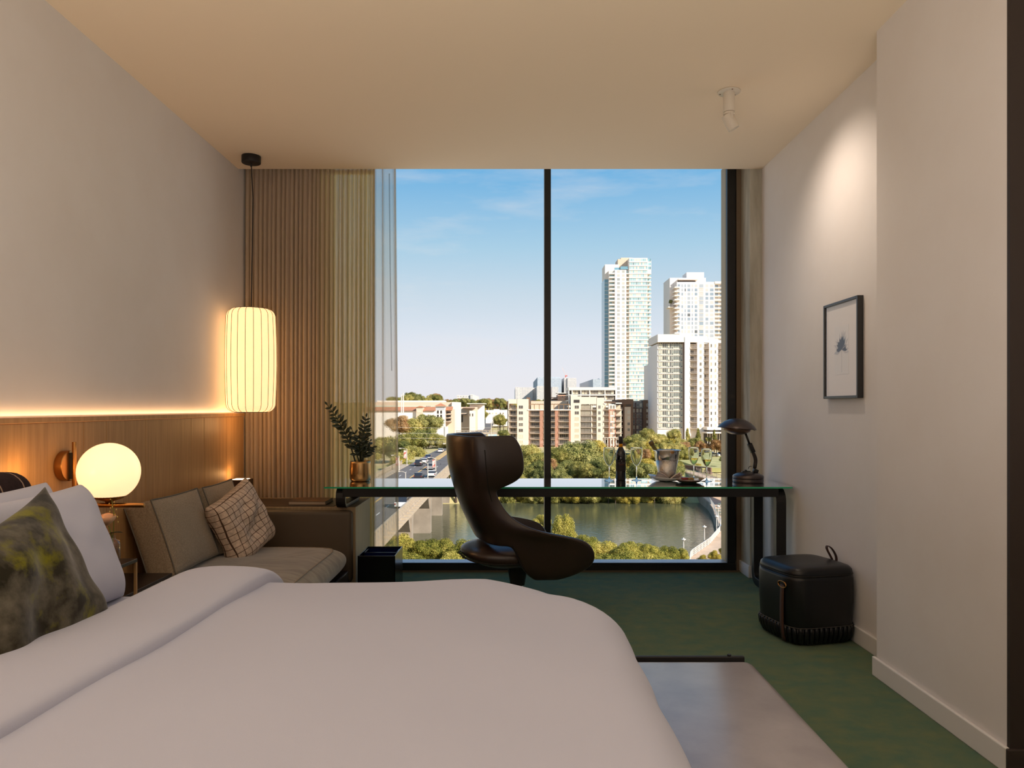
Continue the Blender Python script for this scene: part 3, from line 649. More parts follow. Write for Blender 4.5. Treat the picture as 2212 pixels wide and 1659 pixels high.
# ================================================================ DESK
DZ = .707; DY0, DY1 = 4.59, 5.14
desk = thing('desk', 'glass topped black metal desk spanning the window wall', 'desk', (.3, 4.86, 0))
dg = glassmat('desk_glass', (110, 140, 130), 3.2, 1.7)
box('glass_top', dg, -1.162, 1.741, DY0, DY1, DZ-.010, DZ, desk)
box('glass_edge', mat('glass_edge_green', (50, 176, 128), .12, spec=.8, emit=None), -1.162, 1.741, DY0-.0015, DY0, DZ-.010, DZ, desk)
steel = mat('black_steel', (22, 20, 20), .42)
box('front_rail', steel, -1.05, 1.66, 4.60, 4.66, .643, .696, desk, bevel=.002)
box('back_rail', steel, -1.05, 1.66, 5.03, 5.08, .643, .696, desk, bevel=.002)
def loop(x0, x1, y0, y1, z0, z1, r, t):
    def path(rr, off):
        pts = []
        for cy, cz, a0 in ((y1-r, z1-r, 0), (y0+r, z1-r, PI/2), (y0+r, z0+r, PI), (y1-r, z0+r, 1.5*PI)):
            for k in range(7): a = a0+PI/2*k/6; pts.append((cy+rr*math.cos(a), cz+rr*math.sin(a)))
        return pts
    o = path(r, 0); i_ = path(r-t, 0); n = len(o); mb = MB()
    vs = [(x, *p) for x in (x0, x1) for p in o]+[(x, *p) for x in (x0, x1) for p in i_]; fs = []
    for k in range(n):
        k2 = (k+1) % n
        fs += [(k, k2, n+k2, n+k), (2*n+k, 3*n+k, 3*n+k2, 2*n+k2), (k, 2*n+k, 2*n+k2, k2), (n+k, n+k2, 3*n+k2, 3*n+k)]
    return mb.add(vs, fs)
loop(-1.093, -1.033, 4.60, 5.06, .571, .696, .058, .022).build('leg_loop', steel, desk, bevel=.002)
loop(1.645, 1.707, 4.60, 5.08, .0, .696, .085, .052).build('leg_loop', steel, desk, bevel=.003)
# ---- plant
px_, py_ = -1.012, 4.96
pt = thing('potted_plant', 'dark green zamioculcas plant in a brushed gold pot on the desk', 'plant', (px_, py_, DZ))
pt['label'] = 'dark green leafy plant in a brushed gold pot on the desk'
gold = mat('brushed_gold', (186, 150, 102), .26, metal=1.0)
MB().lathe([(0, DZ), (.055, DZ), (.064, DZ+.004), (.070, DZ+.02), (.0715, DZ+.06), (.069, DZ+.12), (.067, DZ+.134), (.064, DZ+.134), (.066, DZ+.06), (.05, DZ+.02), (0, DZ+.02)], (px_, py_, 0), 40).build('pot', gold, pt, smooth=True)
MB().lathe([(0, DZ+.118), (.063, DZ+.118), (.066, DZ+.100)], (px_, py_, 0), 24).build('soil', mat('soil', (30, 24, 20), .95), pt)
zl = mat('plant_leaf', (26, 38, 24), .32, spec=.6, col2=(34, 50, 28), scale=8); zs = mat('plant_stem', (40, 48, 28), .5)
random.seed(31)
def bz3(a, b, c, t): return a*(1-t)**2+b*2*t*(1-t)+c*t*t
def frond(tip, n, lf, base=None):
    a = base or Vector((px_+random.uniform(-.025, .03), py_+random.uniform(-.03, .03), DZ+.11)); c_ = Vector(tip); b = a.lerp(c_, .45)+Vector((0, 0, .05)); b.x = a.x+(c_.x-a.x)*.28
    st = MB().tube([bz3(a, b, c_, k/10) for k in range(11)], [.0058-.004*k/10 for k in range(11)], 7).build('stem', zs, pt, smooth=True)
    side = (c_-a).cross(Vector((random.uniform(-.3, .3), -1, .2))).normalized()
    for k in range(n):
        t_ = .28+.72*k/(n-1); p = bz3(a, b, c_, t_); d = (bz3(a, b, c_, min(1, t_+.05))-bz3(a, b, c_, t_-.05)).normalized()
        for s in ((1, -1) if k < n-1 else (0,)):
            dd = (d*.62+side*s*.9+Vector((random.uniform(-.2, .2), random.uniform(-.35, .35), random.uniform(-.1, .25)))).normalized() if s else d
            L = lf*random.uniform(.85, 1.15)*(.75+.5*math.sin(PI*min(1, t_)))
            MB().add(*leafblade(p, dd, (random.uniform(-.3, .3), -1, .4), L, L*.42)).build('leaf', zl, st, smooth=True, solid=.0012)
for tip, n, lf in (((-1.225, 4.93, 1.215), 12, .047), ((-.972, 4.95, 1.135), 9, .042), ((-.945, 4.90, 1.065), 6, .040), ((-1.00, 4.88, 1.02), 5, .042), ((-1.075, 4.99, 1.05), 5, .042), ((-.96, 5.02, .97), 4, .04), ((-1.05, 4.87, .97), 4, .04), ((-1.11, 4.93, 1.0), 4, .04), ((-.935, 4.96, .93), 5, .045)):
    frond(tip, n, lf)
# ---- wine bottle
wx, wy = PX(1341, 5.03), 5.03
wb = thing('wine_bottle', 'dark red wine bottle with a black label and yellow neck band on the desk', 'bottle', (wx, wy, DZ))
MB().lathe([(0, 0), (.030, 0), (.0335, .004), (.0335, .168), (.031, .190), (.018, .215), (.0135, .225), (.0132, .245), (0, .245)], (wx, wy, DZ), 36).build('glass_body', mat('wine_glass_dark', (14, 8, 8), .08, spec=.8), wb, smooth=True)
MB().lathe([(.0136, .222), (.0141, .222), (.0141, .246), (.0136, .246)], (wx, wy, DZ), 28).build('neck_band', mat('neck_band', (226, 150, 14), .35, metal=.3), wb, smooth=True)
MB().lathe([(.0143, .246), (.0145, .247), (.0138, .294), (.012, .2955), (0, .2955)], (wx, wy, DZ), 28).build('capsule', mat('capsule', (22, 12, 14), .45), wb, smooth=True)
lab = MB().grid(lambda u, v: (wx+.0338*math.sin((u-.5)*2.9), wy-.0338*math.cos((u-.5)*2.9), DZ+.062+.078*v), 24, 2).build('label', mat('black_label', (26, 20, 22), .7), wb, smooth=True)
def lettering(txt, size, z, color, bend=.0342, parent=None):
    cu_ = bpy.data.curves.new('text', 'FONT'); cu_.body = txt; cu_.size = size; cu_.align_x = 'CENTER'
    to = bpy.data.objects.new('text', cu_); COL.objects.link(to); bpy.context.view_layer.update()
    me = bpy.data.meshes.new_from_object(to.evaluated_get(bpy.context.evaluated_depsgraph_get())); bpy.data.objects.remove(to, do_unlink=True)
    L = rootloc(parent)
    for v in me.vertices:
        a = v.co.x/bend; zz = v.co.y
        v.co = Vector((wx+bend*math.sin(a), wy-bend*math.cos(a), DZ+z+zz))-L
    me.materials.clear(); me.materials.append(color)
    o = bpy.data.objects.new('lettering', me); COL.objects.link(o); o.parent = parent; return o
lettering('LOST DRAW', .0098, .1135, mat('label_grey', (120, 104, 104), .6), parent=lab)
lettering('TEMPRANILLO', .0062, .1045, mat('label_rust', (150, 76, 52), .6), parent=lab)
MB().lathe([(0, 0), (.0022, 0), (.0022, .0004), (0, .0004)], (wx+.001, wy-.0343, DZ+.131), 10, M=Matrix.Rotation(PI/2, 4, 'X')).build('emblem', mat('emblem', (206, 198, 190), .5), lab)
# ---- stemware
gl = realglass('stemware')
wine = realglass('white_wine_liquid', (246, 232, 164), 1.33)
def stemglass(px, Y, R, H, bowl, name, label, fill, group=None):
    x = PX(px, Y); th = thing(name, label, 'glass', (x, Y, DZ+.0005), group=group); z = DZ+.0005; zb = H-bowl
    MB().lathe([(0, 0), (.034, 0), (.0345, .0015), (.012, .005), (.0045, .012)], (x, Y, z), 32).build('foot', gl, th, smooth=True)
    MB().lathe([(.0042, .011), (.0034, .03), (.0034, zb-.01), (.006, zb)], (x, Y, z), 16).build('stem', gl, th, smooth=True)
    pr = []
    for k in range(15):
        t_ = k/14; rr = R*math.sin(PI*(.06+.62*t_**.9))**.8; pr.append((rr, zb+bowl*t_))
    MB().lathe([(.003, zb-.001)]+pr+[(pr[-1][0]-.0006, H+.0005)]+[(max(.0005, r_-.0012), z_+(0 if k_ == len(pr)-1 else .0008)) for k_, (r_, z_) in reversed(list(enumerate(pr)))], (x, Y, z), 40).build('bowl', gl, th, smooth=True)
    if fill:
        q = [(max(.0005, r_-.0016), z_+.001) for r_, z_ in pr if z_ <= zb+bowl*fill]
        MB().lathe([(0, zb+.002)]+q+[(0, q[-1][1])], (x, Y, z), 36).build('wine', wine, th, smooth=True)
    return th
stemglass(1316, 4.99, .041, .222, .122, 'wine_glass', 'empty wine glass left of the dark bottle', 0, 'empty wine glasses')
stemglass(1375, 5.00, .041, .222, .122, 'wine_glass', 'empty wine glass between the bottle and the ice bucket', 0, 'empty wine glasses')
stemglass(1498.5, 5.03, .036, .222, .118, 'wine_glass', 'white wine glass nearer the ice bucket, behind the sweets plate', .42, 'filled wine glasses')
stemglass(1526.5, 4.93, .037, .218, .116, 'wine_glass', 'white wine glass nearer the desk lamp', .42, 'filled wine glasses')
# ---- ice bucket, bowl, napkin
ix, iy = PX(1440.5, 4.97), 4.97
ib = thing('ice_bucket', 'hammered steel ice bucket standing in a shallow dish', 'bucket', (ix, iy, DZ))
hm = mat('hammered_steel', (206, 202, 196), .17, metal=1.0, bump=.22, bscale=190); sm = mat('polished_steel', (214, 212, 208), .14, metal=1.0)
z = DZ+.012
MB().lathe([(0, 0), (.050, 0), (.055, .004), (.0745, .128)], (ix, iy, z), 48).build('hammered_body', hm, ib, smooth=True)
MB().lathe([(.0745, .128), (.076, .130), (.0755, .133), (.080, .150), (.0835, .186), (.0925, .193), (.093, .196), (.088, .1965), (.080, .189), (.070, .13), (.048, .01), (0, .01)], (ix, iy, z), 48).build('rim', sm, ib, smooth=True)
bo = thing('chilled_bottle', 'gold green bottle neck leaning out of the ice bucket', 'bottle', (ix-.02, iy, z+.1))
d = Vector((-.52, .0, .85)).normalized(); q = Vector((ix-.018, iy, z+.10)); R_ = d.to_track_quat('Z', 'Y').to_matrix().to_4x4()
bott = mat('gold_foil', (128, 118, 62), .35, metal=.25)
MB().lathe([(0, -.03), (.022, -.03), (.019, .06), (.0145, .085), (.0135, .155), (.0155, .157), (.0155, .176), (.012, .18), (0, .18)], q, 24, M=R_).build('neck', bott, bo, smooth=True)
MB().lathe([(.0157, .150), (.0164, .152), (.0164, .174), (.0157, .176)], q, 24, M=R_).build('collar', mat('collar_dark', (104, 82, 44), .4), bo, smooth=True)
gb = thing('serving_dish', 'shallow white dish under the ice bucket', 'bowl', (ix, iy, DZ))
def bowlr(u, v):
    a = 2*PI*u; r_ = .045+.073*v; w = .006*math.sin(3*a)*v
    return (ix-.006+r_*math.cos(a), iy+r_*math.sin(a), DZ+.002+.022*v*v+.016*v*max(0, -math.cos(a))*v+w*.4)
b1 = MB().grid(bowlr, 48, 8, cu=True); b1.lathe([(0, .002), (.045, .002)], (ix-.006, iy, DZ), 48); b1.build('bowl_body', mat('dish_white', (214, 216, 214), .2, spec=.6), gb, smooth=True, solid=.002)
nap = mat('napkin', (224, 208, 196), .85); napo = thing('napkin', 'folded white napkin with peaks around the ice bucket foot', 'napkin', (ix, iy, DZ))
def npk(u, v):
    a = PI*(1.02+.96*u); r_ = .0605+.034*v+.012*v*math.sin(5*a); pk = abs(math.sin((a-PI)*2.0))
    return (ix+.004+r_*math.cos(a)*1.02, iy+r_*math.sin(a), DZ+.012+.010*(1-v)+(.070*pk+.004)*(1-.3*v)*v**.6)
MB().grid(npk, 60, 9).build('cloth', nap, napo, smooth=True, solid=.0015)
def nk2(u, v):
    a = -.62+.75*u; r_ = .058+.036*v
    return (ix+.006+r_*math.cos(a), iy+r_*math.sin(a), DZ+.014+.034*v*math.sin(PI*u)+.006*math.sin(9*u+3*v))
MB().grid(nk2, 16, 8).build('corner', nap, napo, smooth=True, solid=.0015)
# ---- sweets plate
tx, ty = PX(1488, 4.86), 4.86
tp = thing('sweets_plate', 'small dark square edged plate of sweets before the ice bucket', 'plate', (tx, ty, DZ))
MB().lathe([(0, .002), (.040, .002), (.066, .008), (.086, .020), (.088, .020), (.069, .006), (.045, .0), (0, .0)], (tx, ty, DZ), 40).build('dish', mat('dark_glaze', (40, 28, 22), .2, spec=.7), tp, smooth=True)
MB().lathe([(.0855, .0195), (.0885, .0195), (.0885, .0212), (.0855, .0212)], (tx, ty, DZ), 40).build('gilt_rim', brass, tp, smooth=True)
for k, (c_, lb) in enumerate((((132, 44, 40), 'dark red sweet on the plate'), ((150, 120, 46), 'mustard yellow sweet on the plate'))):
    tag(box('sweet', mat('sweet_%s' % ('red' if k == 0 else 'yellow'), c_, .4), tx-.048+.040*k, tx-.010+.040*k, ty-.02, ty+.018, DZ+.0085, DZ+.034, None, bevel=.004, seg=3), lb, 'sweet')
tag(box('wrapped_stick', mat('wrap_beige', (150, 122, 84), .6), tx+.064, tx+.10, ty-.008, ty+.004, DZ+.021, DZ+.029, None, bevel=.002), 'small beige wrapped stick on the right rim of the sweets plate', 'sweet')
# ---- desk lamp
lx, ly = PX(1616, 4.88), 4.88
dl = thing('desk_lamp', 'vintage dark bronze domed desk lamp at the right end of the desk', 'lamp', (lx, ly, DZ))
brz = mat('gunmetal', (84, 76, 74), .33, metal=.75); brzd = mat('gunmetal_dark', (52, 46, 42), .4, metal=.6)
MB().lathe([(0, 0), (.094, 0), (.098, .004), (.099, .022), (.097, .0235)], (lx, ly, DZ), 48).build('base', brz, dl, smooth=True)
MB().lathe([(.094, .0235), (.094, .0255)], (lx, ly, DZ), 48).build('groove', blackm, dl)
MB().lathe([(.097, .0255), (.0985, .027), (.099, .040), (.095, .047), (.070, .060), (.03, .068), (0, .070)], (lx, ly, DZ), 48).build('base_cap', brz, dl, smooth=True)
box('switch', blackm, lx-.040, lx+.015, ly-.012, ly+.012, DZ+.062, DZ+.074, dl, bevel=.004, seg=3)
MB().lathe([(0, 0), (.008, 0), (.007, .008), (0, .01)], (lx-.015, ly, DZ+.073), 16).build('switch_knob', blackm, dl, smooth=True)
ap = [Vector((PX(a, ly), ly, PZ(b, ly))) for a, b in ((1630, 1014), (1631, 1003), (1633, 993), (1629, 982), (1624.5, 973))]
MB().tube(ap, [.0145, .0130, .0135, .0125, .011], 14).build('arm', brzd, dl, smooth=True, subsurf=1)
a_, b_ = Vector((PX(1627, ly), ly, PZ(977.5, ly))), Vector((PX(1618.5, ly), ly, PZ(958, ly)))
RR = (b_-a_).to_track_quat('Z', 'Y').to_matrix().to_4x4()
MB().box(-.017, .017, -.014, .014, 0, (b_-a_).length, M=Matrix.Translation(a_)@RR).build('joint', blackm, dl, bevel=.004, seg=3)
MB().tube([b_, Vector((PX(1609.5, ly), ly, PZ(934, ly)))], .0075, 12).build('upper_arm', brzd, dl, smooth=True)
MB().box(-.016, .016, -.016, .016, -.012, .012, M=Matrix.Translation((PX(1632, ly), ly, PZ(1017, ly)))@Matrix.Rotation(.4, 4, 'Y')).build('hinge', blackm, dl, bevel=.004, seg=3)
MB().tube([Vector((PX(1621+4*math.cos(k*.6), ly), ly, PZ(1012+5*math.sin(k*.6), ly))) for k in range(5, 10)], .002, 6).build('cable', blackm, dl)
hx, hz = PX(1592, ly), PZ(926, ly); T = Matrix.Rotation(.07, 4, 'Y')
MB().lathe([(.126, .0), (.124, .004), (.110, .022), (.085, .044), (.05, .060), (.02, .067), (0, .068)], (hx, ly, hz), 56, M=T).build('lamp_shade', brz, dl, smooth=True, solid=.002)
MB().lathe([(0, -.040), (.03, -.0385), (.06, -.030), (.082, -.016), (.091, .003)], (hx, ly, hz), 48, M=T).build('shade_bowl', mat('bronze_bowl', (96, 76, 60), .3, metal=.8), dl, smooth=True)
MB().tube([Vector((PX(1629.5+2*math.cos(k*.8), ly), ly, PZ(928.5+2*math.sin(k*.8), ly))) for k in range(9)], .0012, 6).build('hook', blackm, dl)

# ================================================================ CHAIR
leath = mat('brown_leather', (46, 32, 26), .31, spec=.65, col2=(36, 25, 21), scale=4, detail=6, bump=.03, bscale=90)
ROT = math.radians(19.5)
ch = thing('swivel_armchair', 'brown leather high backed winged swivel armchair at the desk', 'armchair', (-.117, 4.126, 0), ROT)
#  z     seam   front   w(seam) w(front) bulge
rows = [(1.045, -.136, .030, .232, .245, .055), (1.035, -.135, .055, .235, .25, .06), (.98, -.131, .088, .238, .258, .065), (.90, -.124, .100, .236, .258, .065),
        (.855, -.118, .097, .230, .25, .062), (.825, -.113, .072, .224, .238, .06), (.800, -.108, .015, .218, .224, .058), (.780, -.104, -.034, .213, .214, .056), (.755, -.098, -.048, .210, .21, .055),
        (.70, -.080, -.022, .208, .213, .055), (.64, -.055, .010, .212, .23, .055), (.585, -.028, .062, .218, .262, .055), (.555, -.012, .150, .222, .30, .055), (.535, -.002, .26, .226, .32, .055),
        (.505, .012, .40, .230, .328, .05), (.47, .026, .455, .235, .328, .048), (.42, .048, .484, .238, .322, .045), (.37, .070, .480, .238, .315, .04), (.335, .095, .435, .238, .30, .04), (.312, .13, .36, .236, .285, .04), (.296, .17, .27, .232, .25, .04)]
NS, NB = 7, 10; NU = 2*NS+NB-1
def shell(i, j):
    z, xs, xf, w, wf, bg = rows[j]
    def sidept(t, s):
        # t: 0 front edge .. 1 seam
        x = xf+(xs-xf)*t; y = wf+(w-wf)*(t**1.5); return (x, s*y, z)
    if i < NS: return sidept(i/(NS-1)*.97, -1)
    if i >= NS+NB-1: return sidept((NU-1-i)/(NS-1)*.97, 1)
    t = (i-NS+1)/NB; yy = -math.cos(PI*t); rr = (1-yy*yy)
    return (xs-bg*rr**.6-.004, w*yy, z)
mb = MB(); mb.v = [shell(i, j) for j in range(len(rows)) for i in range(NU)]
for j in range(len(rows)-1):
    for i in range(NU-1):
        if rows[j+1][0] < .44 and NS-1 <= i <= NS+NB-2: continue
        mb.f.append((j*NU+i, j*NU+i+1, (j+1)*NU+i+1, (j+1)*NU+i)); mb.m.append(0)
mb.build('shell', leath, ch, smooth=True, solid=.034, subsurf=2, local=True, soff=1)
seam_m = mat('seam_dark', (16, 9, 7), .8)
for s in (-1, 1):
    pth = [(r_[1]+.012, s*(r_[3]+.0335), r_[0]) for r_ in rows[2:20]]
    MB().tube(pth, .0032, 6).build('seam', seam_m, ch, smooth=True, local=True)
def seatp(u, v):
    a = 2*PI*u; sg = lambda q_, p_: math.copysign(abs(q_)**p_, q_); e = .62
    w = math.sin(PI*v)**.34 if 0 < v < 1 else 0
    x = .185+.335*sg(math.cos(a), e)*w; y = .255*sg(math.sin(a), e)*w
    return (x, y, .318+.135*v+.012*math.cos(x*6)*(v > .5)+.055*max(0, -x)*1.2)
MB().grid(seatp, 56, 18, cu=True).build('seat_cushion', leath, ch, smooth=True, local=True)
MB().tube([(.185+.34*math.copysign(abs(math.cos(a))**.62, math.cos(a)), .26*math.copysign(abs(math.sin(a))**.62, math.sin(a)), .372+.05*max(0, -(.185+.335*math.cos(a)))) for a in [2*PI*k/48 for k in range(48)]], .004, 6, closed=True).build('piping', seam_m, ch, smooth=True, local=True)
MB().lathe([(0, .20), (.04, .20), (.06, .315), (0, .315)], (.16, 0, 0), 24).build('swivel_plate', blackm, ch, local=True)
MB().lathe([(0, .05), (.028, .05), (.028, .23), (0, .23)], (.16, 0, 0), 24).build('column', sm, ch, smooth=True, local=True)
for k in range(4):
    a = k*PI/2+.4
    MB().tube([(.16, 0, .07), (.16+.3*math.cos(a), .3*math.sin(a), .012)], [.02, .012], 10).build('leg', sm, ch, smooth=True, local=True)

# ================================================================ POUF
pf = thing('pouf', 'black leather pouf with brown strap handles against the right wall', 'pouf', (1.545, 3.90, 0), .24)
blk = mat('black_leather', (15, 15, 17), .36, spec=.5)
def sq(a, R, e=.42): return R*math.copysign(abs(math.cos(a))**e, math.cos(a)), R*math.copysign(abs(math.sin(a))**e, math.sin(a))
def ring(R, n, e=.42):
    P_ = [Vector(sq(2*PI*k/720+.0001, R, e)) for k in range(721)]; acc = [0.0]
    for a, b in zip(P_, P_[1:]): acc.append(acc[-1]+(b-a).length)
    out = []; j = 0
    for k in range(n):
        t_ = acc[-1]*(k+.5)/n
        while acc[j+1] < t_: j += 1
        out.append(P_[j].lerp(P_[j+1], (t_-acc[j])/(acc[j+1]-acc[j])))
    return out
def body(R0, prof, n=96):
    mb = MB()
    for r_, z_ in prof:
        for q_ in ring(R0*r_, n): mb.v.append((q_.x, q_.y, z_))
    for j in range(len(prof)-1):
        for k in range(n): k2 = (k+1) % n; mb.f.append((j*n+k, j*n+k2, (j+1)*n+k2, (j+1)*n+k)); mb.m.append(0)
    mb.f.append(tuple((len(prof)-1)*n+k for k in range(n))); mb.m.append(0)
    return mb
body(.187, [(.99, .095), (1.0, .12), (1.02, .22), (1.02, .33), (1.0, .352)]).build('body', blk, pf, smooth=True, local=True)
body(.187, [(1.0, .354), (1.005, .360), (.985, .376), (.93, .388), (.8, .395), (.5, .398), (.1, .399)]).build('lid_pad', blk, pf, smooth=True, local=True)
stitch = mat('stitch_thread', (112, 106, 98), .7)
MB().tube([(*q_, .353) for q_ in ring(.1885, 96)], .0022, 5, closed=True).build('top_piping', mat('piping_black', (44, 40, 36), .5), pf, smooth=True, local=True)
MB().tube([(*q_, .096) for q_ in ring(.1905, 96)], .0011, 5, closed=True).build('stitching', stitch, pf, smooth=True, local=True)
body(.178, [(.80, .0), (.93, .012), (1.0, .05), (1.01, .09)]).build('base_ring', blk, pf, smooth=True, local=True)
for k in range(48):
    pts = []
    for z_, s_ in ((.006, .84), (.018, .95), (.05, 1.02), (.085, 1.05), (.096, 1.035)): q_ = ring(.178*s_, 48)[k]; pts.append((q_.x, q_.y, z_))
    MB().tube(pts, [.006, .011, .0125, .011, .006], 7).build('rib', blk, pf, smooth=True, local=True)
strapm = mat('brown_strap', (70, 44, 34), .5)
xs_ = -.187*1.02
MB().grid(lambda u, v: (xs_-.004-.010*math.sin(PI*min(1, v*1.0))*.35+.016*max(0, (.12-(.02+.29*v))/.12)**2, -.085+.030*(u-.5), .012+.285*v), 3, 14).build('strap', strapm, pf, smooth=True, solid=.004, local=True)
MB().tube([(xs_-.003, -.085+.030*math.cos(a)*1.15, .30+.016*math.sin(a)) for a in [2*PI*k/20 for k in range(20)]], .0035, 6, closed=True).build('strap_slot', brass, pf, smooth=True, local=True)
_ci, _si = math.cos(-.24), math.sin(-.24)
def wl_(x, y, z): dx, dy = x-1.545, y-3.90; return Vector((dx*_ci-dy*_si, dx*_si+dy*_ci, z))
hp = [wl_(*p) for p in ((1.722, 3.965, .365), (1.712, 3.965, .392), (1.690, 3.965, .430), (1.683, 3.965, .450), (1.688, 3.965, .462), (1.702, 3.965, .460), (1.722, 3.965, .440), (1.738, 3.965, .410), (1.742, 3.965, .388), (1.738, 3.965, .365))]
hb_ = MB()
for p in hp: hb_.v += [tuple(p+Vector((0, -.012, 0))), tuple(p+Vector((0, .012, 0)))]
for k in range(len(hp)-1): hb_.f.append((2*k, 2*k+1, 2*k+3, 2*k+2)); hb_.m.append(0)
hb_.build('loop_handle', strapm, pf, smooth=True, solid=.005, subsurf=2, local=True)
# ================================================================ OUTSIDE: terrain, river
RIV = -25.8; RD = -15.0
def sstep(a, b, x):
    t = max(0.0, min(1.0, (x-a)/(b-a))); return t*t*(3-2*t)
SH = [(95, 22), (123, 29.6), (135, 36), (148, 41.5), (158, 44.5), (170, 46.8), (182, 49.6), (195, 52), (215, 54), (260, 56)]
def shore(y):
    if y <= SH[0][0]: return SH[0][1]-(SH[0][0]-y)*.3
    for (a, b), (c, d) in zip(SH, SH[1:]):
        if a <= y <= c: return b+(d-b)*(y-a)/(c-a)
    return 56
def ground_z(x, y):
    far = -26.1+7.1*sstep(205, 238, y)+1.0*sstep(236, 300, y)+3.4*sstep(380, 640, y)
    z = -29.0+4.0*sstep(128, 118, y) if y < 140 else -29.0+(far+29.0)*sstep(203, 210, y)
    if y < 118: z = -23.6
    if y < 250 and x > shore(y)+5: z = max(z, -24.0)
    # the road embankment on the far bank
    if y > 205: z = z+(RD-.25-z)*sstep(0, 16, y-205)*(1-sstep(0, 8, max(-33-x, x+14)))
    if y > 640: z += 34*sstep(640, 1500, y)*(.75+.4*noise.noise((x*.0016+3, y*.0012, 0)))
    if y > 700: z += 3.5*noise.noise((x*.03, y*.03, 2))+2.5*noise.noise((x*.09, y*.09, 5))
    return z
ys = [40, 70, 95, 105, 112, 118]+list(range(122, 260, 3))+list(range(262, 420, 9))+list(range(430, 700, 22))+list(range(710, 2700, 26))
def gx(i, n, y): return -1.0*(240+y*.50)+(480+y*1.0)*i/(n-1)
GN = 190; mb = MB()
for y in ys:
    for i in range(GN): x = gx(i, GN, y); mb.v.append((x, y, ground_z(x, y)))
for j in range(len(ys)-1):
    for i in range(GN-1): mb.f.append((j*GN+i, j*GN+i+1, (j+1)*GN+i+1, (j+1)*GN+i)); xq = mb.v[j*GN+i][0]; mb.m.append(1 if ys[j] > 690 else (2 if 200 < ys[j] < 310 and -13 < xq < 46 else 0))
gm = mat('dry_ground', (214, 188, 144), .95, spec=.1, col2=(178, 166, 106), scale=.05, detail=6)
hm_ = mat('wooded_hill', (104, 104, 60), .95, spec=.05, col2=(152, 142, 92), scale=.045, detail=8, lo=.38, hi=.66)
struct(mb.build('ground', [gm, hm_, mat('undergrowth', (70, 74, 36), .95, spec=.05, col2=(122, 116, 62), scale=.22, detail=7)], smooth=False), 'dry grassy river banks rising to wooded hills', 'ground')
wm = bpy.data.materials.new('river_water'); wm.use_nodes = True; t = wm.node_tree; b = t.nodes['Principled BSDF']
b.inputs['Base Color'].default_value = lin((84, 84, 60)); b.inputs['Roughness'].default_value = .10; b.inputs['IOR'].default_value = 1.33; b.inputs['Specular IOR Level'].default_value = .6
tc = _n(t, 'ShaderNodeTexCoord'); mp = _n(t, 'ShaderNodeMapping'); mp.inputs['Scale'].default_value = (.5, 1.1, 1); t.links.new(tc.outputs['Object'], mp.inputs[0])
nz = _n(t, 'ShaderNodeTexNoise', Scale=1.5, Detail=4.0); t.links.new(mp.outputs[0], nz.inputs['Vector']); bp = _n(t, 'ShaderNodeBump', Strength=.45, Distance=.12); t.links.new(nz.outputs['Fac'], bp.inputs['Height']); t.links.new(bp.outputs[0], b.inputs['Normal'])
struct(MB().add([(-330, 100, RIV), (60, 100, RIV), (60, 214, RIV), (-330, 214, RIV)], [(0, 1, 2, 3)]).build('river', wm), 'green brown river with small ripples', 'river')

# ---------------------------------------------------------------- road and bridge
asph = mat('asphalt', (108, 101, 97), .9, spec=.2, col2=(124, 116, 110), scale=.35, detail=6); conc2 = mat('pale_concrete', (196, 176, 152), .85, col2=(176, 156, 132), scale=.5)
br = thing('bridge', 'concrete road bridge with pierced railings crossing the river', 'bridge', (-22.7, 155, RD))
box('deck', conc2, -31.0, -16.2, 60, 209, RD-.5, RD-.02, br)
box('roadway', asph, -28.9, -17.6, 60, 212, RD-.02, RD, br)
box('sidewalk', conc2, -31, -28.9, 60, 209, RD-.02, RD+.16, br)
rd = tag(MB().grid(lambda u, v: (-28.9+11.3*u+(3.5*sstep(230, 420, 209+521*v)), 209+521*v, RD+.02+(4.2*sstep(330, 720, 209+521*v))), 3, 40).build('road', asph), 'four lane asphalt road running away from the bridge', 'road', kind='structure')
yel = mat('yellow_paint', (212, 166, 92), .8); wht = mat('white_paint', (222, 216, 206), .8)
box('centre_line', yel, -23.5, -23.15, 60, 212, RD+.001, RD+.02, br)
for y in range(66, 212, 9):
    for x in (-26.4, -20.3): box('lane_dash', wht, x-.08, x+.08, y, y+3, RD+.001, RD+.02, br)
med = MB()
for y0_, y1_ in ((225, 330), (345, 460)): med.prism([(y0_, RD), (y0_+8, RD+.3), (y1_-8, RD+.3), (y1_, RD)], -24.2, -22.4, ax='x')
med.build('median_strip', mat('median_earth', (206, 168, 112), .9), rd)
post_me = None
for sx_, nm in ((-16.55, 'river side'), (-31.0, 'far side')):
    box('rail_beam', conc2, sx_-.02, sx_+.24, 60, 209, RD+1.16, RD+1.32, br); box('rail_beam', conc2, sx_, sx_+.2, 60, 209, RD+.02, RD+.16, br); box('rail_beam', conc2, sx_+.02, sx_+.18, 60, 209, RD+.60, RD+.70, br)
    for y in range(64, 210, 2):
        if post_me is None: post_me = box('rail_post', conc2, sx_, sx_+.2, y, y+.5, RD+.15, RD+1.17, br); y0p = (sx_, y)
        else: inst(post_me, br, (sx_-y0p[0], y-y0p[1], 0))
cb0 = None
for y in range(64, 208, 3):
    if cb0 is None: cb0 = MB().prism([(-16.25, RD-.05), (-15.2, RD-.05), (-15.2, RD-.35), (-16.25, RD-1.5)], y, y+.5).build('corbel', conc2, br); yc0 = y
    else: inst(cb0, br, (0, y-yc0, 0))
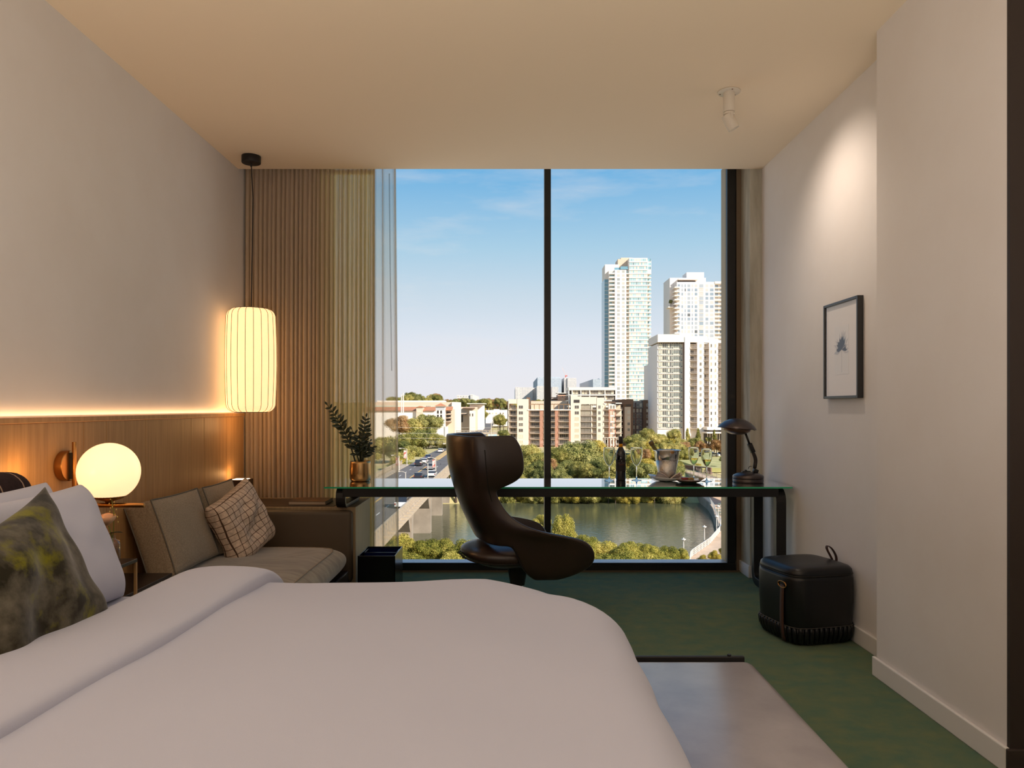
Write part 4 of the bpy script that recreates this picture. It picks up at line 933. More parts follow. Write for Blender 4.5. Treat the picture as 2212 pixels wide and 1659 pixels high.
for y in (130, 160, 186, 209):
    MB().box(-29.5, -17.4, y-1.2, y+1.2, RIV-2, RD-3.2).prism([(y-1.2, RD-5.5), (y-5.5, RD-.9), (y+5.5, RD-.9), (y+1.2, RD-5.5)], -29.5, -17.6, ax='x').build('pier', mat('pier_concrete', (168, 150, 130), .9, col2=(146, 130, 112), scale=.3), br)
for y0_ in (133, 163, 189): box('girder', conc2, -17.9, -17.2, y0_, y0_+20, RD-1.9, RD-.9, br)

# ---------------------------------------------------------------- trees
def crown_mesh(name, seed, n, leaf, shape, m):
    r = random.Random(seed); mb = MB(); bl = []
    k = 26 if shape != 'cone' else 30
    for i in range(k):
        if shape == 'cone':
            h = r.random(); rad = (1-h)*.62*r.uniform(.55, 1); a = r.uniform(0, 2*PI); bl.append((Vector((rad*math.cos(a), rad*math.sin(a), -.85+1.9*h)), .30*(1-.7*h)+.06))
        else:
            v = Vector((r.gauss(0, 1), r.gauss(0, 1), r.gauss(0, 1))).normalized(); f = r.uniform(.35, .78)
            p = Vector((v.x*f, v.y*f, v.z*f*(.62 if shape == 'wide' else .8))); bl.append((p, r.uniform(.24, .40)))
    tot = sum(b_[1]**2 for b_ in bl)
    for p, rb in bl:
        for q in range(max(6, int(n*rb*rb/tot))):
            d = Vector((r.gauss(0, 1), r.gauss(0, 1), r.gauss(0, 1)+.35)).normalized(); c_ = p+d*rb*r.uniform(.78, 1.08)
            nn = (d+Vector((r.gauss(0, .5), r.gauss(0, .5), r.gauss(0, .5)))).normalized(); a_ = nn.orthogonal().normalized(); b_ = nn.cross(a_); an = r.uniform(0, PI); a_, b_ = a_*math.cos(an)+b_*math.sin(an), b_*math.cos(an)-a_*math.sin(an)
            L = leaf*r.uniform(.6, 1.35)
            i = len(mb.v); mb.v += [tuple(c_-a_*L), tuple(c_-b_*L*.62+nn*L*.2), tuple(c_+a_*L), tuple(c_+b_*L*.62+nn*L*.2)]; mb.f.append((i, i+1, i+2, i+3)); mb.m.append(0)
    # inner mass
    for p, rb in bl:
        i = len(mb.v); rr = rb*.74
        for (x, y, z) in ((0, 0, 1), (.89, 0, .45), (.28, .85, .45), (-.72, .53, .45), (-.72, -.53, .45), (.28, -.85, .45), (.72, .53, -.45), (-.28, .85, -.45), (-.89, 0, -.45), (-.28, -.85, -.45), (.72, -.53, -.45), (0, 0, -1)):
            mb.v.append(tuple(p+Vector((x, y, z))*rr))
        for f in ((0, 1, 2), (0, 2, 3), (0, 3, 4), (0, 4, 5), (0, 5, 1), (1, 6, 2), (2, 7, 3), (3, 8, 4), (4, 9, 5), (5, 10, 1), (6, 7, 2), (7, 8, 3), (8, 9, 4), (9, 10, 5), (10, 6, 1), (11, 7, 6), (11, 8, 7), (11, 9, 8), (11, 10, 9), (11, 6, 10)):
            mb.f.append(tuple(i+q for q in f)); mb.m.append(0)
    me = bpy.data.meshes.new(name); me.from_pydata(mb.v, [], mb.f); me.materials.append(m); me.update(); return me
LG = leafmat('leaf_green', [(74, 80, 38), (132, 128, 66), (186, 172, 96), (226, 206, 130)])
LD = leafmat('leaf_dark', [(62, 72, 40), (108, 112, 64), (152, 148, 84), (192, 180, 112)])
LY = leafmat('leaf_yellow', [(132, 122, 54), (188, 166, 76), (204, 178, 84), (224, 200, 112)])
LR = leafmat('leaf_rust', [(116, 84, 52), (160, 118, 74), (190, 146, 98), (206, 170, 120)])
LN = leafmat('leaf_near', [(74, 84, 38), (128, 126, 58), (180, 166, 80), (222, 202, 112)])
CM = {}
for kk, (sh, m_) in {'oak': ('round', LG), 'dark': ('wide', LD), 'yellow': ('round', LY), 'rust': ('round', LR), 'cone': ('cone', LG), 'wide': ('wide', LG)}.items():
    CM[kk] = [crown_mesh('crown_'+kk, 10+7*q+len(kk), 9000, .034, sh, m_) for q in range(2 if kk in ('oak', 'dark') else 1)]
CM['near'] = [crown_mesh('crown_near', 77+q, 17000, .030, 'round', LN) for q in range(2)]
CM['nearw'] = [crown_mesh('crown_nearw', 88, 14000, .030, 'wide', LN)]
trunk_m = mat('bark', (96, 78, 62), .95)
tk = MB().lathe([(.10, 0), (.07, .3), (.05, .8), (.03, 1.0)], (0, 0, 0), 8); tkm = tk.build('trunk', trunk_m); TM = tkm.data; bpy.data.objects.remove(tkm, do_unlink=True)
TR = random.Random(99)
def tree(kind, px, ytop, Y, wpx, label, hpx=None, group=None, base=None, name='tree'):
    s = wpx*Y/FPX/2; hs = (hpx*Y/FPX/2) if hpx else s*(.9 if kind != 'cone' else 1.5)
    x = PX(px, Y); zt = PZ(ytop, Y); zc = zt-hs*(1.05 if kind not in ('dark', 'wide', 'nearw') else .85)
    zb = base if base is not None else min(ground_z(x, Y), zc-hs*.6)
    th = thing(name, label, 'tree' if name == 'tree' else 'shrub', (x, Y, zb), group=group)
    me = TR.choice(CM[kind])
    c_ = bpy.data.objects.new('crown', me); COL.objects.link(c_); c_.parent = th; c_.location = (0, 0, zc-zb); c_.scale = (s, s, hs); c_.rotation_euler = (0, 0, TR.uniform(0, 6.28))
    t_ = bpy.data.objects.new('trunk', TM); COL.objects.link(t_); t_.parent = th; hh = max(.6, zc-zb); t_.scale = (hh*.5, hh*.5, hh)
    return th
# near tops below the window (on the near bank)
for i, (px, yt, Y, w, k) in enumerate([(872, 1146, 118, 84, 'near'), (915, 1160, 112, 88, 'nearw'), (955, 1152, 116, 86, 'near'), (1000, 1158, 110, 92, 'near'), (1040, 1168, 106, 86, 'nearw'), (890, 1188, 96, 90, 'near'), (975, 1190, 92, 100, 'nearw'), (1065, 1180, 98, 96, 'near'), (1105, 1172, 104, 80, 'nearw'), (850, 1172, 100, 70, 'near'), (820, 1160, 112, 84, 'nearw')]):
    lab = ['leafy tree top just inside the sheer curtain, beside the bridge', 'olive tree top below the bridge pier', 'bright yellow green tree top behind the chair back, at the water edge', 'yellow green tree top left of the chair back', 'tree top hidden behind the chair waist', 'lowest olive tree top above the waste bin', 'low tree top above the window sill left of the chair', 'low tree top behind the chair back base', 'tree top behind the chair seat back', 'dull green tree top seen through the curtain edge', 'tree top behind the sheer curtain'][i]
    tree(k, px, yt, Y, w, lab, base=-23.6)
for i, (px, yt, Y, w, k, lab) in enumerate([(1222, 1092, 96, 62, 'near', 'pale feathery tall tree beside the window mullion'), (1172, 1108, 98, 50, 'near', 'feathery tree top left of the mullion above the chair arm'), (1200, 1140, 92, 100, 'near', 'yellow green tree top behind the chair arm right of the mullion'), (1262, 1150, 94, 76, 'near', 'round tree top above the chair arm front'), (1310, 1156, 98, 84, 'near', 'dense round tree top right of the chair front'),
        (1355, 1158, 96, 80, 'near', 'dense round tree top in the middle of the row under the wine bottle'), (1400, 1164, 98, 72, 'near', 'dense tree top below the bucket'), (1438, 1172, 100, 60, 'near', 'small dense tree top left of the short lamppost'), (1470, 1178, 102, 46, 'near', 'last dark tree top of the row by the promenade railing'), (1335, 1186, 86, 110, 'nearw', 'low dense tree top above the window sill right of the chair'), (1420, 1192, 88, 96, 'nearw', 'low dense tree top above the sill near the railing foot'), (1150, 1190, 90, 100, 'nearw', 'low tree top behind the chair arm')]):
    tree(k, px, yt, Y, w, lab, base=-23.6, hpx=120 if px == 1222 else None)
for px, yt, w, lab in ((1545, 1186, 34, 'yellow flowering shrub on the promenade, middle and largest of three by the window corner'), (1520, 1196, 30, 'small yellow shrub on the promenade beside the railing foot'), (1562, 1178, 26, 'yellow shrub on the promenade cut off by the window post')):
    tree('yellow', px, yt, 112, w, lab, group='promenade shrubs', name='shrub')
# far bank belt
belt = [('dark', 1250, 942, 268, 104, 'large dark green tree right of the mullion below the apartment block'), ('oak', 1140, 948, 262, 62, 'bright green round tree right of the chair wing'), ('wide', 1165, 972, 244, 76, 'olive bushy tree beside the chair headrest'), ('oak', 1205, 955, 258, 58, 'mid green tree hidden partly by the mullion'),
    ('yellow', 1290, 946, 272, 54, 'orange tinged tree at the foot of the cream apartment tower'), ('dark', 1290, 982, 240, 100, 'dark spreading tree behind the left wine glass'), ('oak', 1225, 1000, 228, 78, 'light green tree low right of the mullion'), ('rust', 1185, 985, 236, 48, 'rusty brown tree left of the mullion'),
    ('oak', 1340, 1000, 232, 70, 'green tree directly behind the wine bottle'), ('yellow', 1365, 975, 250, 60, 'yellow green tree behind the second wine glass'), ('yellow', 1395, 985, 240, 66, 'olive yellow tree left of the ice bucket'), ('rust', 1392, 965, 262, 36, 'small rusty tree above the ice bucket rim'),
    ('oak', 1395, 1015, 224, 58, 'low green tree behind the bucket foot'), ('dark', 1330, 1012, 222, 60, 'low dark tree at the bottle foot'), ('oak', 1150, 1008, 224, 80, 'low olive tree behind the chair headrest'), ('oak', 1460, 985, 236, 44, 'olive tree behind the ice bucket right side'),
    ('dark', 1378, 935, 300, 52, 'dark green tree before the shaded brick block'), ('oak', 1400, 918, 318, 38, 'pale tree top standing highest before the shaded block'), ('oak', 1425, 928, 312, 46, 'sunlit olive tree below the glass facade'), ('oak', 1458, 921, 316, 40, 'tree in front of the glass facade corner'), ('cone', 1485, 928, 306, 34, 'pointed tree left of the two conifers'), ('cone', 1508, 928, 304, 36, 'tall pointed tree below the white balconies'),
    ('cone', 1543, 930, 306, 24, 'small conifer beside the entrance canopy'), ('oak', 1530, 942, 308, 14, 'tiny round tree under the entrance canopy'), ('rust', 1480, 950, 290, 34, 'rust coloured tree behind the glasses'), ('rust', 1515, 948, 288, 36, 'larger rust coloured tree beyond the car park'), ('rust', 1548, 944, 286, 40, 'reddest tree beside the window post'), ('oak', 1500, 940, 296, 40, 'green tree in the car park row'),
    ('yellow', 1507, 998, 244, 34, 'bright yellow bush left of the last glass'), ('yellow', 1540, 1003, 240, 34, 'bright yellow bush right of the last glass'), ('dark', 1562, 985, 238, 18, 'dark shrub cut by the window post'),
    ('oak', 1090, 950, 300, 50, 'green tree between the chair back and the apartment block'), ('oak', 1080, 890, 400, 34, 'tall tree left of the apartment block'), ('dark', 1088, 926, 330, 26, 'dark clipped round tree at the apartment corner')]
for k, px, yt, Y, w, lab in belt: tree(k, px, yt, Y, w*(1.12 if k not in ('cone', 'rust') else 1), lab, name='tree' if 'bush' not in lab and 'shrub' not in lab else 'shrub')
# shoreline bushes
for i in range(24):
    px = 1010+i*20+TR.uniform(-5, 5)
    tree(TR.choice(['oak', 'yellow', 'oak', 'wide']), px, 1052+TR.uniform(-6, 6), 208+TR.uniform(0, 4), TR.uniform(40, 54), 'leafy bush along the far water line under the desk rail', group='shoreline bushes', name='shrub')
for i in range(44):
    px = 1105+i*8.2+TR.uniform(-6, 6)
    tree(TR.choice(['oak', 'dark', 'wide']), px, 1014+TR.uniform(-26, 14), 216+TR.uniform(0, 14), TR.uniform(46, 70), 'green tree of the dense belt on the far bank', group='far bank belt')
for i in range(18):
    px = 1372+i*6.6+TR.uniform(-4, 4)
    tree(TR.choice(['oak', 'yellow', 'oak', 'wide']), px, 936+(i % 3)*14+TR.uniform(-5, 8), 300-(i % 3)*14, TR.uniform(38, 52), 'sunlit tree in the dense stand behind the ice bucket', group='stand behind the bucket')
# left side of the road
for k, px, yt, Y, w, lab in [('dark', 928, 889, 330, 56, 'large dark oak beside the tan stair tower'), ('oak', 892, 889, 325, 62, 'large green oak left of the dark one'), ('rust', 862, 890, 322, 46, 'brownish tree at the curtain edge'), ('oak', 880, 925, 300, 50, 'olive tree under the oaks'), ('dark', 915, 920, 305, 60, 'dark foliage under the big oak'), ('oak', 945, 932, 300, 34, 'light bush at the tower foot'),
        ('oak', 968, 935, 296, 40, 'yellow green bush left of the chair top'), ('yellow', 985, 940, 292, 26, 'yellowish bush behind the banner pole'), ('oak', 872, 965, 236, 56, 'olive tree beside the bridge railing'), ('oak', 895, 955, 250, 50, 'bushy tree above the bridge railing'), ('yellow', 860, 985, 226, 44, 'yellow olive tree at the curtain edge by the railing'), ('oak', 880, 990, 218, 34, 'low bush at the bridge railing end'), ('dark', 850, 940, 262, 56, 'tree behind the sheer curtain edge'), ('oak', 830, 930, 262, 60, 'tree behind the sheer curtain'),
        ('oak', 985, 1003, 208, 34, 'pale bush at the right bridge railing end'), ('oak', 1000, 990, 226, 44, 'bush hidden by the chair back'), ('oak', 1028, 930, 306, 46, 'olive tree behind the chair top'), ('oak', 1056, 938, 300, 44, 'tree right of the chair top'), ('oak', 1042, 883, 560, 22, 'round tree before the pale shop'), ('yellow', 1004, 895, 500, 16, 'small yellowing street tree by the tan shop'), ('oak', 1088, 900, 520, 16, 'street tree beside the far road'), ('oak', 1076, 905, 480, 14, 'small street tree by the far road')]:
    tree(k, px, yt, Y, w*1.28, lab)
# wooded hill tops
for i in range(34):
    px = 846+i*7.2+TR.uniform(-3, 3); yt = 850+6*math.sin(i*.8)+(max(0, i-12))*.55+TR.uniform(-2, 3) if i < 15 else 858+TR.uniform(-2, 3)
    tree(TR.choice(['oak', 'dark', 'rust', 'oak']), px, yt, 760+TR.uniform(-40, 60), TR.uniform(24, 38), 'tree on the wooded hill crest above the tiled roofs', group='hill crest trees', base=ground_z(PX(px, 760), 760)-4)
for i in range(110):
    px = 975+i*2.4+TR.uniform(-3, 3); Y = 1000+TR.uniform(-150, 500)
    tree(TR.choice(['oak', 'dark', 'wide', 'rust']), px, 862+TR.uniform(-2, 26), Y, TR.uniform(16, 28), 'tree on the distant wooded slope', group='distant slope trees', base=None)
# ================================================================ BUILDINGS
cream = mat('cream_stucco', (228, 210, 188), .85, spec=.2); white_s = mat('white_stucco', (244, 230, 216), .8, spec=.2); brick_m = mat('red_brick', (190, 138, 112), .9, col2=(176, 124, 98), scale=1.2)
dkbrick = mat('dark_brick', (124, 94, 74), .9); tan_m = mat('tan_stucco', (220, 194, 166), .85); tile_m = mat('clay_tile', (200, 134, 96), .85, col2=(186, 120, 84), scale=.8); slab_m = mat('slab_white', (240, 225, 208), .8)
def panemat(name, L, rough=.12, mixr=.35):
    m = mat(name, L[0][1], rough, spec=.9, island=('c', L)); return m
gl_tower = panemat('tower_panes', [(0, (150, 186, 190)), (.42, (176, 204, 204)), (.60, (232, 218, 196)), (.82, (206, 206, 190)), (.93, (120, 150, 156))])
gl_mid = panemat('block_panes', [(0, (110, 116, 108)), (.25, (146, 148, 134)), (.45, (206, 198, 172)), (.72, (218, 208, 182)), (.88, (92, 92, 84))])
gl_apt = panemat('apartment_panes', [(0, (84, 76, 66)), (.35, (112, 102, 86)), (.55, (196, 182, 150)), (.78, (210, 196, 166)), (.9, (66, 58, 52))])
gl_obj = mat('window_panes', (110, 100, 88), .15, spec=.8, objrand=('c', [(0, (88, 80, 70)), (.3, (120, 112, 98)), (.5, (206, 190, 160)), (.8, (222, 206, 178)), (.93, (70, 64, 58))]))
gl_blue = mat('blue_glass', (120, 160, 172), .1, spec=.9); frame_w = mat('window_frame_white', (240, 222, 200), .7); dark_w = mat('window_dark', (70, 62, 56), .3)
rail_m = mat('balcony_rail', (176, 156, 136), .6)
gl_shade = mat('recess_shade_panes', (80, 72, 62), .15, spec=.7, objrand=('c', [(0, (64, 58, 50)), (.4, (92, 84, 72)), (.78, (150, 138, 116))]))  # darker pane set: shade of the balcony recesses put into the colour
WC = {}
def window(par, x, z, y, w, h, mull=1, pane=None, name='window'):
    """one framed window, its own object; (x, z) is the centre, y the wall face in front of it"""
    key = (round(w, 2), round(h, 2), mull, pane.name if pane else '')
    if key not in WC:
        f = .10; mb = MB()
        mb.box(-w/2, w/2, -.06, .05, h/2-f, h/2).box(-w/2, w/2, -.10, .05, -h/2, -h/2+f).box(-w/2, -w/2+f, -.06, .05, -h/2+f, h/2-f).box(w/2-f, w/2, -.06, .05, -h/2+f, h/2-f)
        for k in range(mull): cxx = -w/2+w*(k+1)/(mull+1); mb.box(cxx-.05, cxx+.05, -.05, .05, -h/2+f, h/2-f)
        mb.add([(-w/2+f, 0, -h/2+f), (w/2-f, 0, -h/2+f), (w/2-f, 0, h/2-f), (-w/2+f, 0, h/2-f)], [(0, 1, 2, 3)], 1)
        o = mb.build(name, [frame_w, pane or gl_obj], par, local=True); WC[key] = o
        o.location = Vector((x, y, z))-rootloc(par); return o
    return inst(WC[key], par, Vector((x, y, z))-rootloc(par))
class Site:
    """pixel columns and rows of the photograph turned into metres on a facade plane at its own distance"""
    def __init__(s, Y): s.Y = Y; s.k = Y/FPX
    def x(s, px): return PX(px, s.Y)
    def z(s, py): return PZ(py, s.Y)
# ---------------------------------------------------------------- tall glass tower
A = Site(560); tw = thing('glass_tower', 'tallest slim tower, blue green glass beside white stucco', 'building', (A.x(1358), 560, -18)); Y = 560; G = -18
def bx(par, m, s, p0, p1, q0, q1, d0, d1, name, zb=None): return box(name, m, s.x(p0), s.x(p1), s.Y+d0, s.Y+d1, zb if zb is not None else s.z(q1), s.z(q0), par)
bx(tw, white_s, A, 1316, 1402, 583, 0, 2.5, 26, 'core', G); bx(tw, white_s, A, 1328, 1353, 583, 0, 0, 3, 'stucco_wall', G); bx(tw, tan_m, A, 1338, 1372, 555, 600, 8, 22, 'plant_room'); bx(tw, tan_m, A, 1345, 1371, 551.5, 600, 9, 20, 'plant_room')
bx(tw, gl_blue, A, 1308, 1317, 600, 0, 6, 24, 'glass_flank', G); bx(tw, slab_m, A, 1309, 1340, 568, 600, 6, 24, 'crown_block')
bx(tw, slab_m, A, 1359, 1399, 557, 0, .35, 24, 'bay_core', G); bx(tw, slab_m, A, 1399, 1407, 562, 590, .6, 22, 'corner_crown')
NF = 36; f0 = 583.0; ph = 8.42
gb_, wb_, sb_, bb_ = MB(), MB(), MB(), MB(); mull_ = MB()
for k in range(-3, NF):
    zt = A.z(f0+ph*k); zb = A.z(f0+ph*(k+1)); H_ = zt-zb
    for q in range(11):
        xa = A.x(1359.4+3.6*q); xb = A.x(1359.4+3.6*(q+1))
        gb_.add([(xa+.16, Y+.30, zb+.75), (xb-.16, Y+.30, zb+.75), (xb-.16, Y+.30, zt-.30), (xa+.16, Y+.30, zt-.30)], [(0, 1, 2, 3)])
    sb_.box(A.x(1359), A.x(1399.4), Y, Y+.4, zb-.28, zb+.28)
    if k < 0:
        for q in range(2): gb_.add([(A.x(1400+3.4*q), Y+.55, zb+.6), (A.x(1403+3.4*q), Y+.55, zb+.6), (A.x(1403+3.4*q), Y+.55, zt-.3), (A.x(1400+3.4*q), Y+.55, zt-.3)], [(0, 1, 2, 3)])
        continue
    for a_, b_ in ((1333, 1339), (1343.5, 1349.5)):
        wb_.add([(A.x(a_), Y-.03, zb+.7), (A.x(b_), Y-.03, zb+.7), (A.x(b_), Y-.03, zt-.35), (A.x(a_), Y-.03, zt-.35)], [(0, 1, 2, 3)])
    for a_, b_, yy in ((1318, 1328, 2.45), (1353.3, 1358.8, 2.45), (1400, 1407, 2.0)):
        for q in range(2):
            xm = A.x(a_+(b_-a_)*.5*q); xn = A.x(a_+(b_-a_)*.5*(q+1))
            gb_.add([(xm+.1, Y+yy, zb+.2), (xn-.1, Y+yy, zb+.2), (xn-.1, Y+yy, zt-.4), (xm+.1, Y+yy, zt-.4)], [(0, 1, 2, 3)])
        bb_.box(A.x(a_-(1.5 if a_ == 1318 else 0)), A.x(b_), Y+.2, Y+2.6, zb-.15, zb+.15); bb_.box(A.x(a_-(1.5 if a_ == 1318 else 0)), A.x(b_), Y+.2, Y+.28, zb+.15, zb+(.95 if a_ == 1318 else .5))
    for q in range(1): mull_.box(A.x(1308), A.x(1317), Y+5.9, Y+6, zb-.2, zb+.1)
for nm, mm, bb in (('glazing', gl_tower, gb_), ('stucco_window', panemat('pale_panes', [(0, (184, 178, 168)), (.5, (206, 196, 182)), (.85, (166, 164, 158))]), wb_), ('floor_band', slab_m, sb_), ('balcony', slab_m, bb_), ('flank_band', slab_m, mull_)):
    tag(bb.build(nm, mm, tw, fix=nm not in ('glazing', 'stucco_window')), kind='stuff')
bx(tw, gl_blue, A, 1328, 1341, 577, 583, 2, 2.3, 'roof_rail'); bx(tw, gl_blue, A, 1341, 1357, 575, 581, 1, 1.3, 'roof_rail')
# ---------------------------------------------------------------- right tower
Bt = Site(600); rt = thing('cream_tower', 'cream tower with stepped roof and dark penthouse terrace, farthest right', 'building', (Bt.x(1510), 600, G)); Y = 600
bx(rt, white_s, Bt, 1462, 1544, 609, 0, 0, 30, 'main_wall', G); bx(rt, white_s, Bt, 1544, 1640, 609, 0, 2, 30, 'wing_wall', G); bx(rt, white_s, Bt, 1452, 1531, 596, 0, 9, 34, 'set_back_block', G); bx(rt, white_s, Bt, 1489, 1527, 584, 596, 9, 24, 'penthouse'); bx(rt, dark_w, Bt, 1469, 1508, 602, 608, 8.6, 9, 'terrace_opening')
bx(rt, slab_m, Bt, 1468, 1512, 600, 602, 4, 9, 'terrace_roof'); bx(rt, slab_m, Bt, 1544, 1640, 608, 613, -.4, 2, 'eaves')
gbp, sbp = MB(), MB()
for k in range(0, 36):
    zt = Bt.z(613+9.0*k); zb = Bt.z(613+9.0*(k+1))
    for a_, b_ in ((1472, 1475.5), (1479, 1481.5), (1485, 1491), (1494, 1497), (1500.5, 1506.5), (1524, 1530), (1533.5, 1541.5)):
        gbp.add([(Bt.x(a_), Y-.03, zb+.55), (Bt.x(b_), Y-.03, zb+.55), (Bt.x(b_), Y-.03, zt-.45), (Bt.x(a_), Y-.03, zt-.45)], [(0, 1, 2, 3)])
    for a_, b_ in ((1510.5, 1519.5),):
        sbp.box(Bt.x(a_-.6), Bt.x(b_+.6), Y-.25, Y, zb-.2, zb+.2, 0)
        gbp.add([(Bt.x(a_), Y-.05, zb+.2), (Bt.x(b_), Y-.05, zb+.2), (Bt.x(b_), Y-.05, zt-.4), (Bt.x(a_), Y-.05, zt-.4)], [(0, 1, 2, 3)])
    for a_ in (1545, 1555.5, 1566, 1576.5, 1587):
        gbp.add([(Bt.x(a_+.6), Y+1.95, zb+.3), (Bt.x(a_+8), Y+1.95, zb+.3), (Bt.x(a_+8), Y+1.95, zt-.5), (Bt.x(a_+.6), Y+1.95, zt-.5)], [(0, 1, 2, 3)]); sbp.box(Bt.x(a_), Bt.x(a_+10), Y+.2, Y+2, zb-.2, zb+.25)
    sbp.box(Bt.x(1456), Bt.x(1468), Y-1.8, Y+8, zb-.15, zb+.15); sbp.box(Bt.x(1456), Bt.x(1468), Y-1.8, Y-1.7, zb+.15, zb+.9); sbp.box(Bt.x(1456), Bt.x(1456.3), Y-1.8, Y+8, zb+.15, zb+.9)
    gbp.add([(Bt.x(1464), Y-.03, zb+.3), (Bt.x(1469), Y-.03, zb+.3), (Bt.x(1469), Y-.03, zt-.4), (Bt.x(1464), Y-.03, zt-.4)], [(0, 1, 2, 3)])
tag(gbp.build('glazing', panemat('cream_tower_panes', [(0, (150, 160, 168)), (.35, (176, 178, 180)), (.6, (206, 196, 186)), (.93, (104, 106, 106))]), rt, fix=False), kind='stuff'); tag(sbp.build('balcony', slab_m, rt), kind='stuff')
tk_ = tree('dark', 1449, 646, 605, 9, 'tree on a high terrace at the left edge of the cream tower', hpx=14, base=Bt.z(662), name='tree')
box('terrace', slab_m, Bt.x(1444), Bt.x(1456), 601, 611, Bt.z(664), Bt.z(662), rt)
# ---------------------------------------------------------------- mid rise
M_ = Site(350); mr = thing('white_block', 'white residential block with a glazed left end and stacked balconies', 'building', (M_.x(1490), 350, G)); Y = 350
bx(mr, white_s, M_, 1422, 1600, 742, 0, 2.2, 26, 'core', G); bx(mr, slab_m, M_, 1421, 1492, 722, 739, .2, 24, 'parapet'); bx(mr, slab_m, M_, 1492, 1530, 725, 739, 2.2, 24, 'parapet')
cols = [(1479, 1491), (1506, 1521), (1531.5, 1551.5), (1559.5, 1600)]
tops = [728, 729.5, 731.5, 734]
for (a_, b_), tp_ in zip(cols, tops): bx(mr, white_s, M_, a_, b_, tp_, 0, 0, 2.3, 'wall_pier', G)
MB().prism([(M_.x(1479), M_.z(728)), (M_.x(1600), M_.z(739)), (M_.x(1600), M_.z(742)), (M_.x(1479), M_.z(739))], 350.01, 352.3).build('top_band', white_s, mr)
bx(mr, mat('downpipe_brown', (120, 92, 78), .8), M_, 1477, 1479, 734, 0, .6, 1.2, 'corner_pier', G)
FP = 13.28; gz_, bz_ = None, None
for k in range(14):
    zt = M_.z(740+FP*k); zb = M_.z(740+FP*(k+1))
    pn = MB(); fr_ = MB(); xs = [1425+3.95*q for q in range(14)]
    for xa, xb in zip(xs, xs[1:]):
        for z0_, z1_ in ((zb+.75, zt-.55), (zb+.18, zb+.65)):
            pn.add([(M_.x(xa)+.09, Y+2.05, z0_), (M_.x(xb)-.09, Y+2.05, z0_), (M_.x(xb)-.09, Y+2.05, z1_), (M_.x(xa)+.09, Y+2.05, z1_)], [(0, 1, 2, 3)])
    fr_.box(M_.x(1423.5), M_.x(1477), Y+1.8, Y+2.2, zb-.16, zb+.16)
    for xa in xs: fr_.box(M_.x(xa)-.07, M_.x(xa)+.07, Y+1.95, Y+2.15, zb, zt)
    g1 = tag(pn.build('glazing_band', gl_mid, mr, fix=False), kind='stuff'); f1 = fr_.build('floor_frame', slab_m, mr)
    for a_, b_ in ((1491, 1506), (1521, 1531.5), (1551.5, 1559.5)):
        xa, xb = M_.x(a_), M_.x(b_)
        bal = MB().box(xa-.05, xb+.05, Y-.25, Y+2.2, zb-.12, zb+.12).box(xa, xb, Y-.22, Y-.14, zb+.92, zb+1.02)
        for q in range(int((xb-xa)/.28)+1): bal.box(xa+.28*q, xa+.28*q+.07, Y-.22, Y-.16, zb+.12, zb+.95)
        bal.build('balcony', rail_m, mr)
        w_ = (xb-xa)*.62; window(mr, xa+w_/2+.15, (zb+zt)/2-.1, Y+2.15, w_, (zt-zb)*.72, 2, gl_apt if False else None, 'balcony_door')
    for c_, w_ in ((1513.5, 1.0), (1536.5, .75), (1545.5, .65)): window(mr, M_.x(c_), (zb+zt)/2, Y-.02, w_, 1.62, 1 if w_ > .9 else 0)
bx(mr, slab_m, M_, 1519, 1600, 922, 928, -7, 0, 'entrance_canopy'); bx(mr, slab_m, M_, 1516, 1600, 932, 935, -9, 0, 'entrance_canopy'); bx(mr, dark_w, M_, 1520, 1600, 936, 958, -.1, .0, 'entrance_opening')
for k in range(8): bx(mr, slab_m, M_, 1521+5*k, 1522+5*k, 936, 958, -6, -5.7, 'canopy_post')
# ---------------------------------------------------------------- apartments
Q = Site(360); ap_ = thing('brick_apartments', 'six storey apartment block of cream stucco and red brick on the far bank', 'building', (Q.x(1220), 360, G)); Y = 360
bx(ap_, cream, Q, 1098, 1344, 884, 0, 2.4, 26, 'core', G)
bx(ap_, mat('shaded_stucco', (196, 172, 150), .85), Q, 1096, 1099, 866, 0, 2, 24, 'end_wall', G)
def pier(m, a_, b_, t_, name='wall_pier', d=0.0): bx(ap_, m, Q, a_, b_, t_, 0, d, 2.5, name, G)
pier(cream, 1098, 1100, 862); pier(cream, 1117, 1142, 862); bx(ap_, cream, Q, 1098, 1142, 862.3, 872, .15, 14, 'parapet')
for a_, b_ in ((1142.05, 1144), (1166, 1173.5), (1199, 1206), (1229, 1232.95)): pier(brick_m, a_, b_, 885)
bx(ap_, slab_m, Q, 1140, 1233, 884.5, 886.5, -.3, 2.6, 'roof_edge'); bx(ap_, tan_m, Q, 1148, 1228, 866, 886, 9, 20, 'roof_room'); bx(ap_, dkbrick, Q, 1138, 1146, 858, 884, 6, 12, 'stair_head')
pg_ = MB()
for k in range(24): pg_.box(Q.x(1142+3.7*k), Q.x(1143+3.7*k), Y+.2, Y+5, Q.z(873), Q.z(872))
for k in range(9): pg_.box(Q.x(1143+10.6*k), Q.x(1144.4+10.6*k), Y+.5, Y+.8, Q.z(885), Q.z(873))
pg_.box(Q.x(1141), Q.x(1232), Y+.3, Y+.6, Q.z(874.2), Q.z(873)); pg_.build('pergola', mat('pergola_wood', (150, 116, 84), .85), ap_)
pier(cream, 1233, 1254, 856); pier(cream, 1289, 1305, 859); bx(ap_, cream, Q, 1233, 1289, 857.3, 873, .15, 14, 'parapet'); bx(ap_, cream, Q, 1233, 1248, 853, 857, .3, 12, 'parapet')
bx(ap_, dark_w, Q, 1239.5, 1252, 863.5, 870, -.1, 0, 'sign_plaque')
